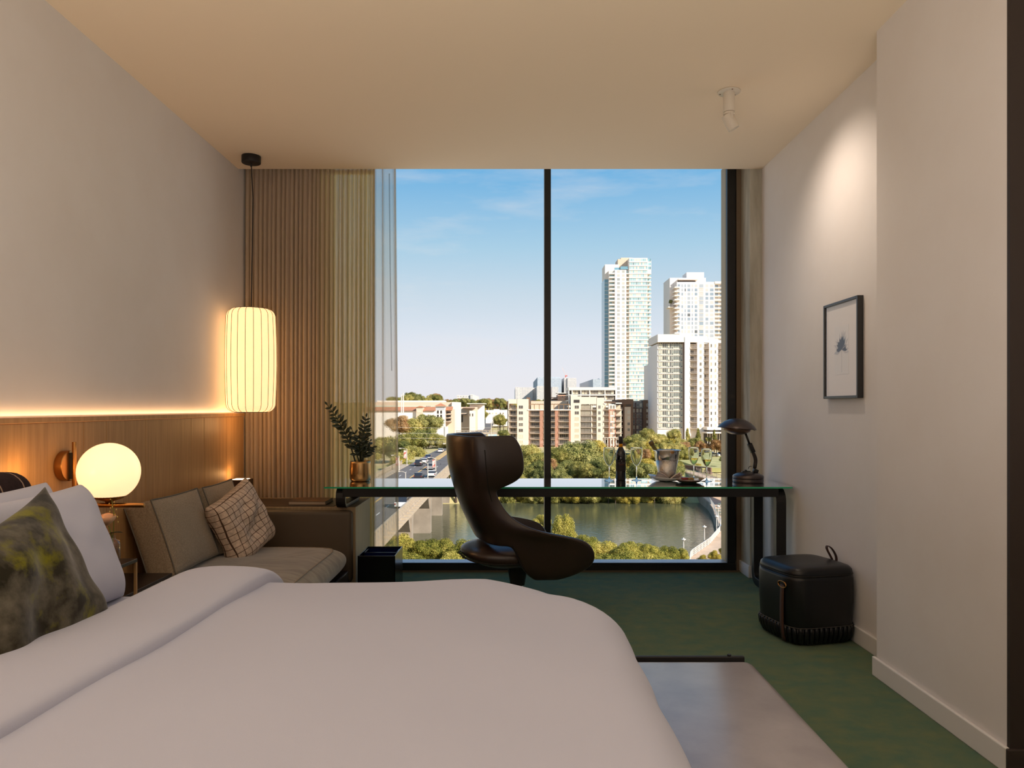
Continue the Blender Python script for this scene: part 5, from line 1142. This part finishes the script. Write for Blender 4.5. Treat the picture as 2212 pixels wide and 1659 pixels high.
pier(brick_m, 1315, 1330.5, 884, d=.2); bx(ap_, slab_m, Q, 1315, 1330.5, 873, 884, .2, 2.5, 'attic_wall'); bx(ap_, dkbrick, Q, 1304, 1330, 868, 870, 1, 20, 'roof_slab'); bx(ap_, slab_m, Q, 1330, 1343, 870, 872, -.5, 2.5, 'roof_slab'); bx(ap_, slab_m, Q, 1304, 1310, 871, 872.5, -.3, 2.4, 'roof_slab')
bx(ap_, slab_m, Q, 1304, 1333, 944.5, 946, -.5, 2.4, 'arcade_beam')
fp = 12.6
def balcony(a_, b_, zb, d=-.3):
    xa, xb = Q.x(a_), Q.x(b_); m_ = MB().box(xa, xb, Y+d, Y+2.5, zb-.14, zb+.10).box(xa, xb, Y+d, Y+d+.06, zb+.88, zb+.96)
    for q in range(int((xb-xa)/.4)+1): m_.box(xa+.4*q, xa+.4*q+.06, Y+d, Y+d+.06, zb+.1, zb+.9)
    m_.build('balcony', rail_m, ap_)
for k in range(8):
    zt = Q.z(873+fp*k); zb = Q.z(873+fp*(k+1)); zm = (zt+zb)/2; h_ = zt-zb
    if k < 7:
        window(ap_, Q.x(1108.5), zm-.05, Y+2.35, Q.k*12, h_*.74, 1, gl_shade, 'balcony_door'); balcony(1100, 1117, zb)
        window(ap_, Q.x(1125.2), zm, Y-.02, Q.k*9.6, h_*.60, 1); window(ap_, Q.x(1246), zm, Y-.02, Q.k*9.6, h_*.60, 1)
        window(ap_, Q.x(1294.8), zm, Y-.02, Q.k*5.6, h_*.62, 1); window(ap_, Q.x(1301.8), zm+.2, Y-.02, Q.k*1.6, h_*.30, 0)
        window(ap_, Q.x(1266), zm-.05, Y+.9, Q.k*22, h_*.84, 6, gl_shade, 'glazed_bay'); window(ap_, Q.x(1279.5), zm, Y+1.2, Q.k*2.2, h_*.8, 0); balcony(1254, 1289, zb, .2)
        box('bay_return', slab_m, Q.x(1277.2), Q.x(1278.2), Y+.6, Y+2.5, zb, zt, ap_)
    if k >= 1:
        for a_, b_ in ((1144, 1166), (1173.5, 1199), (1206, 1229)):
            window(ap_, Q.x((a_+b_)/2+1), zm-.05, Y+2.35, Q.k*(b_-a_-5), h_*.72, 3, gl_shade, 'balcony_door'); balcony(a_, b_, zb)
    if k < 7:
        window(ap_, Q.x(1307.5), zm-.05, Y+2.35, Q.k*5, h_*.7, 1, None, 'balcony_door'); balcony(1304.5, 1315, zb, -.6)
        for c_ in (1320, 1326): window(ap_, Q.x(c_), zm, Y+.18 if k else Y+.18, Q.k*4.2, h_*.62, 1)
        if 0 < k: box('spandrel', slab_m, Q.x(1317.8), Q.x(1328.2), Y+.1, Y+.2, zb-.4, zb+.35, ap_)
        window(ap_, Q.x(1337), zm-.05, Y+2.35, Q.k*10, h_*.7, 2, None, 'balcony_door'); balcony(1330.5, 1344, zb, -.9)
for k in range(5): bx(ap_, slab_m, Q, 1306+6*k, 1307.4+6*k, 946, 985, -.4, .3, 'arcade_column')
bx(ap_, dark_w, Q, 1304, 1344, 946, 985, 2.3, 2.4, 'arcade_opening')
for px in (1250, 1256, 1264, 1272, 1280): bx(ap_, slab_m, Q, px, px+1.4, 960, 985, -.2, .4, 'arcade_column')
# brown corner block and shaded block
E_ = Site(380); bb2 = thing('brown_corner_block', 'brown brick corner building right of the red brick apartments', 'building', (E_.x(1350), 380, G))
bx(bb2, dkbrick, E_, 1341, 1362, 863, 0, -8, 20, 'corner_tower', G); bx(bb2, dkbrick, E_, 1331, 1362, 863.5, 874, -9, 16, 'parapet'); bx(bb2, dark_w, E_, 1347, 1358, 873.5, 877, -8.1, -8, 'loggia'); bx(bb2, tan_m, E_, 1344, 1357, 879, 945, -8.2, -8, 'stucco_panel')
for k in range(5): window(bb2, E_.x(1352.5), E_.z(890+12.4*k), 380-8.25, 1.3, 1.6, 1)
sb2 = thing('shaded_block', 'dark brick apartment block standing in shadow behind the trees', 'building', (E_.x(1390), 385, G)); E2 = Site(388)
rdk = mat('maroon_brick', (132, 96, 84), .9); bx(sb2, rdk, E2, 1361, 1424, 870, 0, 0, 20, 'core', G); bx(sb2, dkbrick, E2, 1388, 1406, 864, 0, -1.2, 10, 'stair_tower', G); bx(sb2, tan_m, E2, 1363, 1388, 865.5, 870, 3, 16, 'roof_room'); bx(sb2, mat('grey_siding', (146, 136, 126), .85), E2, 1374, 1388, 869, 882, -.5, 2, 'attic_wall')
for k in range(7):
    zb = E2.z(869+12*(k+1)); zt = E2.z(869+12*k); zm = (zb+zt)/2
    for c_ in (1377, 1384): window(sb2, E2.x(c_), zm, 388-.55 if k == 0 else 388-.05, 1.1, 1.7, 1)
    for a_, b_ in ((1362, 1373), (1407, 1421)):
        xa, xb = E2.x(a_), E2.x(b_); MB().box(xa, xb, 386.4, 388, zb-.12, zb+.1).box(xa, xb, 386.4, 386.46, zb+.85, zb+.93).build('balcony', rail_m, sb2); window(sb2, (xa+xb)/2, zm, 387.95, (xb-xa)*.7, 2.0, 2, None, 'balcony_door')
    window(sb2, E2.x(1397), zm, 386.75, .7, 1.5, 0)
    box('spandrel', MATS['grey_siding'], E2.x(1375), E2.x(1386), 387.85, 388, zb-.5, zb+.3, sb2)
# white building between the towers
V_ = Site(480); wbn = thing('narrow_white_building', 'narrow white building squeezed between the glass tower and the white block', 'building', (V_.x(1413), 480, G))
bx(wbn, white_s, V_, 1403, 1440, 787, 0, 0, 20, 'main_wall', G); bx(wbn, slab_m, V_, 1403, 1422, 866, 0, -6, 0, 'annex', G)
for k in range(9):
    for c_, w_ in ((1411, .6), (1415.3, .9), (1418.5, .9)): window(wbn, V_.x(c_), V_.z(795+9*k), 479.97, w_, 2.0, 0)
# office / parking decks
O_ = Site(440); of = thing('banded_office', 'long white office with dark ribbon windows behind the apartments', 'building', (O_.x(1270), 440, G))
bx(of, dark_w, O_, 1229, 1330, 839, 0, 1.5, 24, 'core', G)
for t_, b_ in ((836.5, 843), (852, 854.5), (864, 866.5), (876, 880)): bx(of, slab_m, O_, 1228, 1330, t_, b_, 0, 25, 'floor_band')
for px in (1228, 1235, 1254, 1273, 1306): bx(of, slab_m, O_, px, px+2, 838, 900, .2, 1.6, 'column')
for r_ in range(3):
    for k in range(13): window(of, O_.x(1239.5+7*k), O_.z(847.5+11.9*r_), 441.45, 1.6, 2.0, 1)
# pink building
K_ = Site(470); pk = thing('pink_flats', 'small pink flats with a roof terrace right of the mullion', 'building', (K_.x(1218), 470, G))
bx(pk, mat('pink_stucco', (222, 172, 142), .85), K_, 1205, 1228, 853, 0, 0, 16, 'main_wall', G); bx(pk, dkbrick, K_, 1192, 1212, 858, 0, 2, 14, 'side_wing', G); bx(pk, slab_m, K_, 1203, 1230, 848.5, 850, -1, 16, 'roof_slab'); bx(pk, dark_w, K_, 1207, 1226, 850, 853, .5, 12, 'attic')
for r_ in range(3):
    for c_ in (1215, 1221): window(pk, K_.x(c_), K_.z(857+4.8*r_), 469.97, .8, .8, 0)
    bx(pk, slab_m, K_, 1191, 1206, 860+5*r_, 861+5*r_, 1, 2.2, 'balcony')
# distant slabs and towers
def far(name, lab, Y, secs, m, pane, rows_, cols_, cat='building', base=0.0):
    s = Site(Y); t_ = thing(name, lab, cat, (s.x((secs[0][0]+secs[0][1])/2), Y, base)); k = s.k
    g_ = MB()
    for a_, b_, tp_, d_ in secs:
        bx(t_, m, s, a_, b_, tp_, 0, d_, d_+26*k*12, 'block', base)
        nr = max(2, int((875-tp_)/rows_)); nc = max(2, int((b_-a_)/cols_))
        for r_ in range(nr):
            for c_ in range(nc):
                xa = s.x(a_+(b_-a_)*(c_+.2)/nc); xb = s.x(a_+(b_-a_)*(c_+.8)/nc); z1_ = s.z(tp_+rows_*(r_+.3)); z0_ = s.z(tp_+rows_*(r_+.85))
                g_.add([(xa, Y+d_-.1, z0_), (xb, Y+d_-.1, z0_), (xb, Y+d_-.1, z1_), (xa, Y+d_-.1, z1_)], [(0, 1, 2, 3)])
    tag(g_.build('glazing', pane, t_, fix=False), kind='stuff'); return t_
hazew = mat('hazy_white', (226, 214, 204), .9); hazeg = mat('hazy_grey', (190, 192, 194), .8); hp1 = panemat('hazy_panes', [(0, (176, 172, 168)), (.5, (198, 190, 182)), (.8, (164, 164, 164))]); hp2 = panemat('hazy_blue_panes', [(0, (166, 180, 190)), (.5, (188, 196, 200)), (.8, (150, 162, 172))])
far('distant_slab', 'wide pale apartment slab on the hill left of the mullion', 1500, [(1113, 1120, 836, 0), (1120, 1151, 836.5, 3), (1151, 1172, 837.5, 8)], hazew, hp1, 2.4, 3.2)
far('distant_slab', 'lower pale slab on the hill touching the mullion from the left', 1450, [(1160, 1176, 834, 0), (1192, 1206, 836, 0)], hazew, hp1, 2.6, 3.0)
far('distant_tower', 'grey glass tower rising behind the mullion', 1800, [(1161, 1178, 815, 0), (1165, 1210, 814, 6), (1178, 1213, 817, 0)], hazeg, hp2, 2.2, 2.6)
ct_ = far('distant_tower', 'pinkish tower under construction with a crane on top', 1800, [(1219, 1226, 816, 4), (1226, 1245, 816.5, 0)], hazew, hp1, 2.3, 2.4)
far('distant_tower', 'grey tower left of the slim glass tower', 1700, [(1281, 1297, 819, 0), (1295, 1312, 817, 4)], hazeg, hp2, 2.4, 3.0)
cs = Site(1806); cr = thing('tower_crane', 'red and white crane on the tower under construction', 'crane', (cs.x(1223), 1806, cs.z(817)))
cred = mat('crane_red', (214, 96, 80), .7); cwh = mat('crane_white', (224, 190, 176), .7)
MB().tube([P(1221.5, 817.5, 1806), P(1222, 811, 1806)], .9, 4).build('mast', cred, cr); MB().tube([P(1222.5, 812, 1806), P(1214.5, 794, 1806)], .5, 4).build('jib', cwh, cr); MB().tube([P(1221, 812, 1806), P(1225.5, 806, 1806)], .5, 4).build('counter_jib', cwh, cr); box('cab', cred, cs.x(1220.5), cs.x(1225.5), 1804, 1808, cs.z(813), cs.z(811), cr)
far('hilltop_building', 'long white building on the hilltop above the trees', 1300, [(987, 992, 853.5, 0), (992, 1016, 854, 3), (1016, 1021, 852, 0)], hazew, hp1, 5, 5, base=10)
# ---------------------------------------------------------------- left: shops
U = Site(400); sh_ = thing('tan_retail_hall', 'long tan hall with red tiled lower roofs behind the oaks', 'building', (U.x(910), 400, G)); Y = 400
bx(sh_, tan_m, U, 780, 973, 868, 0, 14, 50, 'main_hall', G); bx(sh_, slab_m, U, 800, 950, 864.5, 868, 20, 40, 'roof_parapet'); bx(sh_, slab_m, U, 972, 983, 868, 0, 12, 48, 'end_bay', G); bx(sh_, mat('pale_green_band', (196, 200, 176), .8), U, 780, 972, 876, 879, 13.8, 14, 'green_band')
bx(sh_, white_s, U, 780, 942, 888, 0, 4, 14, 'lower_wall', G)
for a_, b_ in ((780, 898), (911, 938)): MB().prism([(400+3, U.z(887.5)), (400+14, U.z(879)), (400+14, U.z(887.5))], U.x(a_), U.x(b_), ax='x').build('tiled_roof', tile_m, sh_)
bx(sh_, tan_m, U, 898, 912, 880, 0, 2, 14, 'gable_bay', G); MB().prism([(U.x(897), U.z(880)), (U.x(913), U.z(880)), (U.x(905), U.z(877))], 401.5, 414).build('gable_roof', tile_m, sh_)
window(sh_, U.x(904.5), U.z(889), 401.95, 2.2, 1.2, 1); 
for k in range(3): window(sh_, U.x(916+3.5*k), U.z(877.5), 413.7, .7, .6, 0)
tw2 = thing('stair_tower', 'square white tower with a red pyramid roof and arched windows', 'building', (U.x(951), 392, G)); T_ = Site(392)
bx(tw2, white_s, T_, 941, 961, 878, 0, 0, 5, 'main_wall', G); bx(tw2, mat('grey_band', (196, 192, 190), .8), T_, 941, 960, 880, 886, -.1, 0, 'top_band')
xa, xb, xc = T_.x(938), T_.x(964), T_.x(951); zz = T_.z(877.5)
MB().add([(xa, 391, zz), (xb, 391, zz), (xb, 398.5, zz), (xa, 398.5, zz), (xc, 394.7, T_.z(870.5))], [(0, 1, 4), (1, 2, 4), (2, 3, 4), (3, 0, 4), (0, 3, 2, 1)]).build('pyramid_roof', tile_m, tw2)
for c_ in (946, 953):
    for z_, ar in ((890.5, 1), (899.5, 0), (909, 0)):
        w_ = .95; m_ = MB().box(T_.x(c_)-w_/2, T_.x(c_)+w_/2, 391.93, 391.98, T_.z(z_)-.75, T_.z(z_)+.5)
        if ar: m_.prism([(T_.x(c_)+w_/2*math.cos(PI*q/8), T_.z(z_)+.5+w_/2*math.sin(PI*q/8)) for q in range(9)], 391.93, 391.98)
        else: m_.box(T_.x(c_)-w_/2, T_.x(c_)+w_/2, 391.93, 391.98, T_.z(z_)+.5, T_.z(z_)+.9)
        m_.build('window', dark_w, tw2)
an = thing('shop_annex', 'shop annex with balconies and a tiled roof right of the white tower', 'building', (T_.x(968), 394, G))
bx(an, tan_m, T_, 961, 978, 884, 0, 6, 14, 'main_wall', G); MB().prism([(395, T_.z(886)), (402, T_.z(878)), (402, T_.z(886))], T_.x(961), T_.x(975), ax='x').build('tiled_roof', tile_m, an)
for k in range(3): bx(an, dark_w, T_, 962, 972, 889+8*k, 893+8*k, 5.9, 6, 'opening'); bx(an, rail_m, T_, 961, 974, 894.5+8*k, 896+8*k, 3.5, 6, 'balcony')
kp = tag(MB().lathe([(0, 0), (1.1, 0), (1.1, 10.5), (0, 10.5)], (T_.x(970.5), 372, -19), 16).build('white_pylon', white_s, smooth=False), 'white round pylon before the shops', 'pylon')
L_ = Site(470); ts = thing('flat_roofed_shop', 'tan shop with projecting flat roofs up the road', 'building', (L_.x(1010), 470, G))
bx(ts, tan_m, L_, 985, 1030, 879, 0, 0, 30, 'main_wall', G); bx(ts, white_s, L_, 1012, 1042, 874, 0, 12, 40, 'rear_wall', G); bx(ts, slab_m, L_, 1007, 1046, 871, 872.5, 8, 44, 'flat_roof'); bx(ts, dkbrick, L_, 1001, 1026, 880.5, 882.5, -3, 2, 'canopy'); bx(ts, dark_w, L_, 984, 1008, 894, 896, -2, 0, 'awning'); bx(ts, dark_w, L_, 986, 1000, 897, 912, -.1, 0, 'shop_front'); bx(ts, slab_m, L_, 1015, 1027, 887, 0, -5, 0, 'entrance_bay', G)
for c_ in (1016, 1022): window(ts, L_.x(c_), L_.z(896), 464.9, .9, 1.8, 0)
fs = Site(600); ws = thing('white_shops', 'row of low white shops far up the road', 'building', (fs.x(1075), 600, -12))
for a_, b_, t_ in ((1049, 1066, 886), (1066, 1078, 884), (1078, 1097, 885.5)): bx(ws, white_s, fs, a_, b_, t_, 0, 0, 20, 'block', -14)
for c_ in (1053, 1058, 1064, 1072, 1081, 1087): window(ws, fs.x(c_), fs.z(893), 599.95, 1.2, 1.3, 1)
mo = tag(MB().tube([(P(867, 894, 380)), P(867, 853, 380)], .25, 8).build('mast', slab_m), 'tall white mast left of the tiled roof, shorter of two', 'mast'); tag(MB().tube([(P(871, 894, 380)), P(871, 849, 380)], .3, 8).build('mast', slab_m), 'tall white mast left of the tiled roof, taller of two', 'mast')

# ================================================================ VEHICLES, LAMPS, PROMENADE
cp = {'white': (232, 226, 218), 'silver': (150, 146, 142), 'black': (52, 50, 52), 'blue': (70, 84, 112), 'red': (150, 62, 50), 'yellow': (206, 186, 70)}
def carbody(kind='saloon'):
    L = 4.6 if kind != 'van' else 5.4; h1 = .95 if kind == 'saloon' else 1.1; h2 = 1.45 if kind == 'saloon' else (1.75 if kind == 'suv' else 2.2); w = .9 if kind != 'van' else 1.0
    c0, c1 = (-1.9, 1.0) if kind == 'saloon' else ((-2.2, 1.0) if kind == 'suv' else (-2.65, 1.5))
    body = MB().prism([(-L/2, .35), (-L/2, h1-.1), (-L/2+.15, h1), (L/2-.3, h1-.08), (L/2, h1-.3), (L/2, .35)], -w, w, ax='x')
    cab = MB().prism([(c0, h1-.02), (c0+.45, h2-.06), (c1-.9, h2-.06), (c1, h1-.02)], -w*.92, w*.92, ax='x')
    roof = MB().prism([(c0+.42, h2-.08), (c0+.55, h2), (c1-1.0, h2), (c1-.87, h2-.08)], -w*.9, w*.9, ax='x')
    return body, cab, roof, L, w
tyre = mat('tyre', (30, 28, 28), .8); cgl = mat('car_glass', (48, 50, 54), .12, spec=.9); tail = mat('tail_lamp', (150, 30, 24), .4)
PROT = {}
def car(px, py, Y, kind, colour, label, heading=0.0, z=RD, group=None, name='car', x=None):
    x = PX(px, Y) if x is None else x; th = thing(name, label, 'car' if name == 'car' else 'van', (x, Y, z), heading, group); key = kind
    m_ = mat('car_paint_'+colour, cp[colour], .3, spec=.6, coat=.5)
    if key not in PROT:
        b_, c_, r_, L, w = carbody(kind)
        ob = [b_.build('body', m_, th, local=True), c_.build('cabin_glass', cgl, th, local=True), r_.build('roof', m_, th, local=True)]
        for sx_ in (-1, 1):
            for sy_ in (-1, 1): ob.append(MB().lathe([(0, -.1), (.33, -.1), (.33, .1), (0, .1)], (sx_*(w-.08), sy_*L*.30, .33), 12, M=Matrix.Rotation(PI/2, 4, 'Y')).build('wheel', tyre, th, local=True))
            ob.append(MB().box(sx_*w*.9-.12, sx_*w*.9+.08, -L/2-.03, -L/2+.02, .62, .84).build('tail_lamp', tail, th, local=True))
        PROT[key] = ob
    else:
        for o in PROT[key]:
            c_ = o.copy(); COL.objects.link(c_); c_.parent = th
            if o.name.split('.')[0] in ('body', 'roof'):
                c_.data = o.data.copy(); c_.data.materials[0] = m_
    return th
D16 = 16.2*FPX
def rdY(py): return D16/(py-CY)
car(871, 1098, 121, 'van', 'white', 'white van on the bridge nearest the window', name='van')
car(934, 1029, rdY(1029), 'saloon', 'white', 'white saloon car beside the bridge banner, nearest of the white cars'); car(930, 1014, rdY(1014), 'suv', 'silver', 'silver car ahead of the white saloon on the bridge'); car(905, 1032, rdY(1034), 'saloon', 'black', 'black car just above the desk edge on the bridge'); car(905, 1005, rdY(1006), 'suv', 'black', 'dark grey estate car in the left lane on the bridge'); car(917, 998, rdY(1000), 'saloon', 'white', 'white car right ahead of the dark estate'); car(926, 991, rdY(991.5), 'saloon', 'blue', 'blue car farther up the road'); car(952.5, 976, rdY(977), 'saloon', 'white', 'white car at the bend past the bridge')
for i, (px, Y, c_) in enumerate([(1043, 590, 'red'), (1046, 640, 'white'), (1052, 640, 'silver'), (1056, 600, 'black'), (1053, 690, 'white')]): car(px, 0, Y, 'saloon', c_, '%s car queuing on the far stretch of road' % ['red', 'nearer white', 'silver', 'black', 'farther white'][i], z=ground_z(PX(px, Y), Y)+.4)
car(984, 0, 440, 'suv', 'yellow', 'yellow green car parked before the shops', heading=1.2, z=ground_z(PX(984, 440), 440)+.1)
for k in range(8): car(1470+12*k, 0, 290+2*(k % 2), 'suv' if k % 3 else 'saloon', ['white', 'silver', 'black', 'white', 'white', 'silver', 'white', 'black'][k], '%s car parked %s in the row behind the wine glasses' % (['white', 'silver', 'black', 'white', 'white', 'silver', 'white', 'black'][k], ['first from the ice bucket', 'second from the ice bucket', 'third from the ice bucket', 'fourth from the ice bucket', 'fifth from the ice bucket', 'third from the window post', 'second from the window post', 'nearest the window post'][k]), heading=.9, z=ground_z(PX(1470+12*k, 291), 291)+.05, group='parked cars behind the wine glasses')
# bridge lamp posts and banners
lampm = mat('lamp_post_grey', (206, 192, 174), .6); banm = mat('banner_red', (206, 108, 92), .8, col2=(236, 208, 194), scale=.9, lo=.45, hi=.52)
for px, yt, yb, Y, ban, lab in [(924, 1000, 1062, 150, 0, 'tall lamppost on the bridge beside the white saloon'), (941, 990, 1020, 176, 1, 'lamppost with a red banner on the bridge'), (974, 960, 1000, 224, 1, 'lamppost with a banner left of the chair back'), (876, 1020, 1075, 165, 0, 'lamppost near the curtain edge on the bridge'), (879, 970, 1015, 205, 1, 'lamppost with a red banner at the left railing'), (862, 985, 1030, 190, 1, 'lamppost with a pale banner at the curtain edge')]:
    t_ = thing('street_lamp', lab, 'lamppost', P(px, yb, Y)); MB().tube([P(px, yb, Y), P(px, yt, Y)], [.14, .09], 8).build('post', lampm, t_); MB().tube([P(px, yt+1, Y), P(px-7, yt-1.5, Y), P(px-13, yt-2, Y)], .06, 6).build('arm', lampm, t_); box('lamp_head', lampm, PX(px-17, Y), PX(px-12, Y), Y-.2, Y+.2, PZ(yt-.5, Y), PZ(yt-2.5, Y), t_)
    if ban: box('banner', banm, PX(px-7, Y), PX(px-1, Y), Y-.03, Y+.03, PZ(yt+20, Y), PZ(yt+3, Y), t_)
for px, yt, yb, Y, lab in [(921, 940, 978, 300, 'dark utility pole left of the chair'), (925, 945, 980, 302, 'slender pole beside the utility pole'), (1061, 912, 948, 330, 'pale tall pole right of the chair top'), (936, 935, 965, 310, 'slim pole before the oak')]:
    tag(MB().tube([P(px, yb, Y), P(px, yt, Y)], .16, 8).build('utility_pole', trunk_m if 'dark' in lab else lampm), lab, 'pole')
# promenade
pave = mat('promenade_paving', (226, 192, 160), .9, col2=(206, 172, 140), scale=.4)
pts = [(y, shore(y)) for y in range(96, 236, 2)]
mb = MB(); 
for y, x in pts: mb.v += [(x, y, -23.75), (x+26, y, -23.75)]
for k in range(len(pts)-1): mb.f.append((2*k, 2*k+1, 2*k+3, 2*k+2)); mb.m.append(0)
struct(mb.build('promenade', pave), 'paved riverside promenade curving at the window corner', 'path')
mb = MB()
for y, x in pts: mb.v += [(x, y, -23.75), (x-.1, y, -26.5)]
for k in range(len(pts)-1): mb.f.append((2*k, 2*k+1, 2*k+3, 2*k+2)); mb.m.append(0)
struct(mb.build('quay_wall', MATS['pier_concrete'], solid=.2), 'low quay wall under the promenade railing', 'wall')
rg = thing('promenade_railing', 'white curving railing along the riverside promenade', 'railing', (29.6, 123, -23.75)); wr = mat('railing_white', (222, 210, 196), .6)
for hh, rr in ((1.15, .06), (.82, .03), (.5, .03), (.2, .04)): MB().tube([(x+.15, y, -23.75+hh) for y, x in pts], rr, 6).build('rail', wr, rg, smooth=True)
for k, (y, x) in enumerate(pts): box('post', wr, x+.10, x+.20, y-.05, y+.05, -23.75, -22.6, rg)
bal = MB()
for k in range(len(pts)-1):
    for q in range(1, 9): t_ = q/9; y = pts[k][0]+2*t_; x = pts[k][1]+(pts[k+1][1]-pts[k][1])*t_+.15; bal.box(x-.014, x+.014, y-.014, y+.014, -23.6, -22.65)
tag(bal.build('baluster', wr, rg), kind='stuff')
for px, yt, yb, Y, lab in [(1476.5, 1162, 1210, 126, 'short looking promenade lamp rising out of the tree tops'), (1521.5, 1135, 1178, 137, 'promenade lamp on the middle of the railing curve'), (1551.5, 1091, 1142, 156, 'promenade lamp nearest the window post'), (1548, 1113, 1150, 150, 'thin promenade lamp at the railing bend')]:
    b_ = P(px, yb, Y); b_.z = -23.75; t_ = thing('promenade_lamp', lab, 'lamppost', b_); tp_ = P(px, yt, Y)
    MB().tube([b_, Vector((b_.x, Y, tp_.z-.3))], [.12, .07], 8).build('post', wr, t_); MB().lathe([(.0, -.55), (.16, -.5), (.42, -.22), (.38, -.18), (.14, -.12), (.10, .0), (0, .06)], tp_, 16).build('lamp_head', wr, t_, smooth=True)
# footbridge at the right, picnic tables, bin
fb = thing('footbridge', 'paved footbridge with iron railings behind the filled glasses', 'bridge', (62, 214, -18.5)); FBA, FBB = P(1476, 1020, 236), P(1590, 1064, 186)
zf = -19.2; FBA.z = FBB.z = zf; dv_ = (FBB-FBA); dn = Vector((-dv_.y, dv_.x, 0)).normalized()*4.2
if dn.y < 0: dn = -dn
MB().add([FBA, FBB, FBB+dn, FBA+dn, FBA-Vector((0, 0, 1.0)), FBB-Vector((0, 0, 1.0)), FBB+dn-Vector((0, 0, 1.0)), FBA+dn-Vector((0, 0, 1.0))], [(0, 1, 2, 3), (7, 6, 5, 4), (0, 4, 5, 1), (1, 5, 6, 2), (2, 6, 7, 3), (3, 7, 4, 0)]).build('deck', pave, fb)
ir = mat('iron_rail', (150, 132, 118), .6)
for off in (Vector((0, 0, 0)), dn):
    for hh in (1.15, .15): MB().tube([FBA+off+Vector((0, 0, hh)), FBB+off+Vector((0, 0, hh))], .05, 6).build('rail', ir, fb)
    bs = MB()
    for k in range(61):
        p = FBA+dv_*(k/60)+off
        if k % 5 == 0: MB().box(p.x-.07, p.x+.07, p.y-.07, p.y+.07, zf, zf+1.25).build('post', ir, fb)
        else: bs.box(p.x-.025, p.x+.025, p.y-.025, p.y+.025, zf+.1, zf+1.15)
    tag(bs.build('baluster', ir, fb), kind='stuff')
for f in (.12, .55):
    p = FBA+dv_*f+dn*.5; box('pier', MATS['pier_concrete'], p.x-1.2, p.x+1.2, p.y-2, p.y+2, RIV-1, zf-.9, fb)
lw = mat('lawn', (166, 160, 96), .95, col2=(198, 182, 124), scale=.25)
struct(MB().box(60, 110, 233, 292, -19.2, -17.9).build('lawn', lw), 'small dry lawn beyond the footbridge', 'lawn')
rw = tag(MB().add([(54.5, 246, -17.6), (62.6, 231.5, -17.6), (62.6, 231.5, -21.5), (54.5, 246, -21.5)], [(0, 1, 2, 3)]).build('retaining_wall', mat('brown_wall', (128, 96, 80), .9), solid=.5), 'brown retaining wall below the lawn', 'wall')
tag(box('brick_pillar', brick_m, PX(1526, 235), PX(1530, 235), 234.5, 235.5, PZ(1028, 235), PZ(1012, 235)), 'red brick pillar at the end of the brown wall', 'pillar')
pct = None
for k, (px, py, Y) in enumerate([(1556, 1091, 176), (1561, 1096, 171), (1560, 1083, 186)]):
    x = PX(px, Y); z0 = -23.75; t_ = thing('picnic_table', 'green picnic table on the promenade, %s of three in a row' % ['middle', 'nearest', 'farthest'][k], 'table', (x, Y, z0)); gm_ = mat('table_green', (120, 132, 112), .7)
    MB().box(-1.1, 1.1, -.4, .4, .72, .78).build('table_top', gm_, t_, local=True)
    for s in (-.8, .8): MB().box(-1.1, 1.1, s-.14, s+.14, .42, .47).build('seat', gm_, t_, local=True); MB().box(s*1.1-.05, s*1.1+.05, -.8, .8, 0, .06).build('foot', gm_, t_, local=True); MB().box(s*1.0-.05, s*1.0+.05, -.06, .06, .0, .72).build('leg', gm_, t_, local=True)
x = PX(1559, 150); t_ = thing('litter_bin', 'grey litter bin on the promenade against the window post', 'bin', (x, 150, -23.75)); MB().lathe([(0, 0), (.4, 0), (.42, 1.0), (0, 1.0)], (x, 150, -23.75), 16).build('drum', mat('bin_grey', (150, 142, 134), .6), t_); MB().lathe([(.44, 1.0), (.3, 1.2), (0, 1.25)], (x, 150, -23.75), 16).build('lid', mat('bin_blue', (150, 176, 206), .5), t_)
# overpass and retaining wall across the road up the far bank
ov = thing('road_overpass', 'pale concrete overpass edge crossing behind the chair top', 'bridge', (PX(1020, 352), 352, -16)); bx(ov, conc2, Site(352), 985, 1080, 934, 938, 0, 6, 'parapet'); bx(ov, conc2, Site(352), 985, 1080, 930, 931, 0, .3, 'handrail')
bx(ov, mat('mural_blue', (170, 196, 206), .8, col2=(214, 206, 190), scale=.5), Site(350), 1054, 1074, 938, 952, 0, .5, 'painted_panel')
for k in range(12): bx(ov, conc2, Site(352), 986+8*k, 987+8*k, 931, 934, 0, .3, 'post')
wp = MB()
for zz in (923, 935, 946): wp.tube([P(846+22*k, zz+1.2*math.sin(PI*k/10), 270) for k in range(11)], .05, 4)
tag(wp.build('power_lines', lampm), 'thin overhead wires across the trees left of the chair', 'wires')
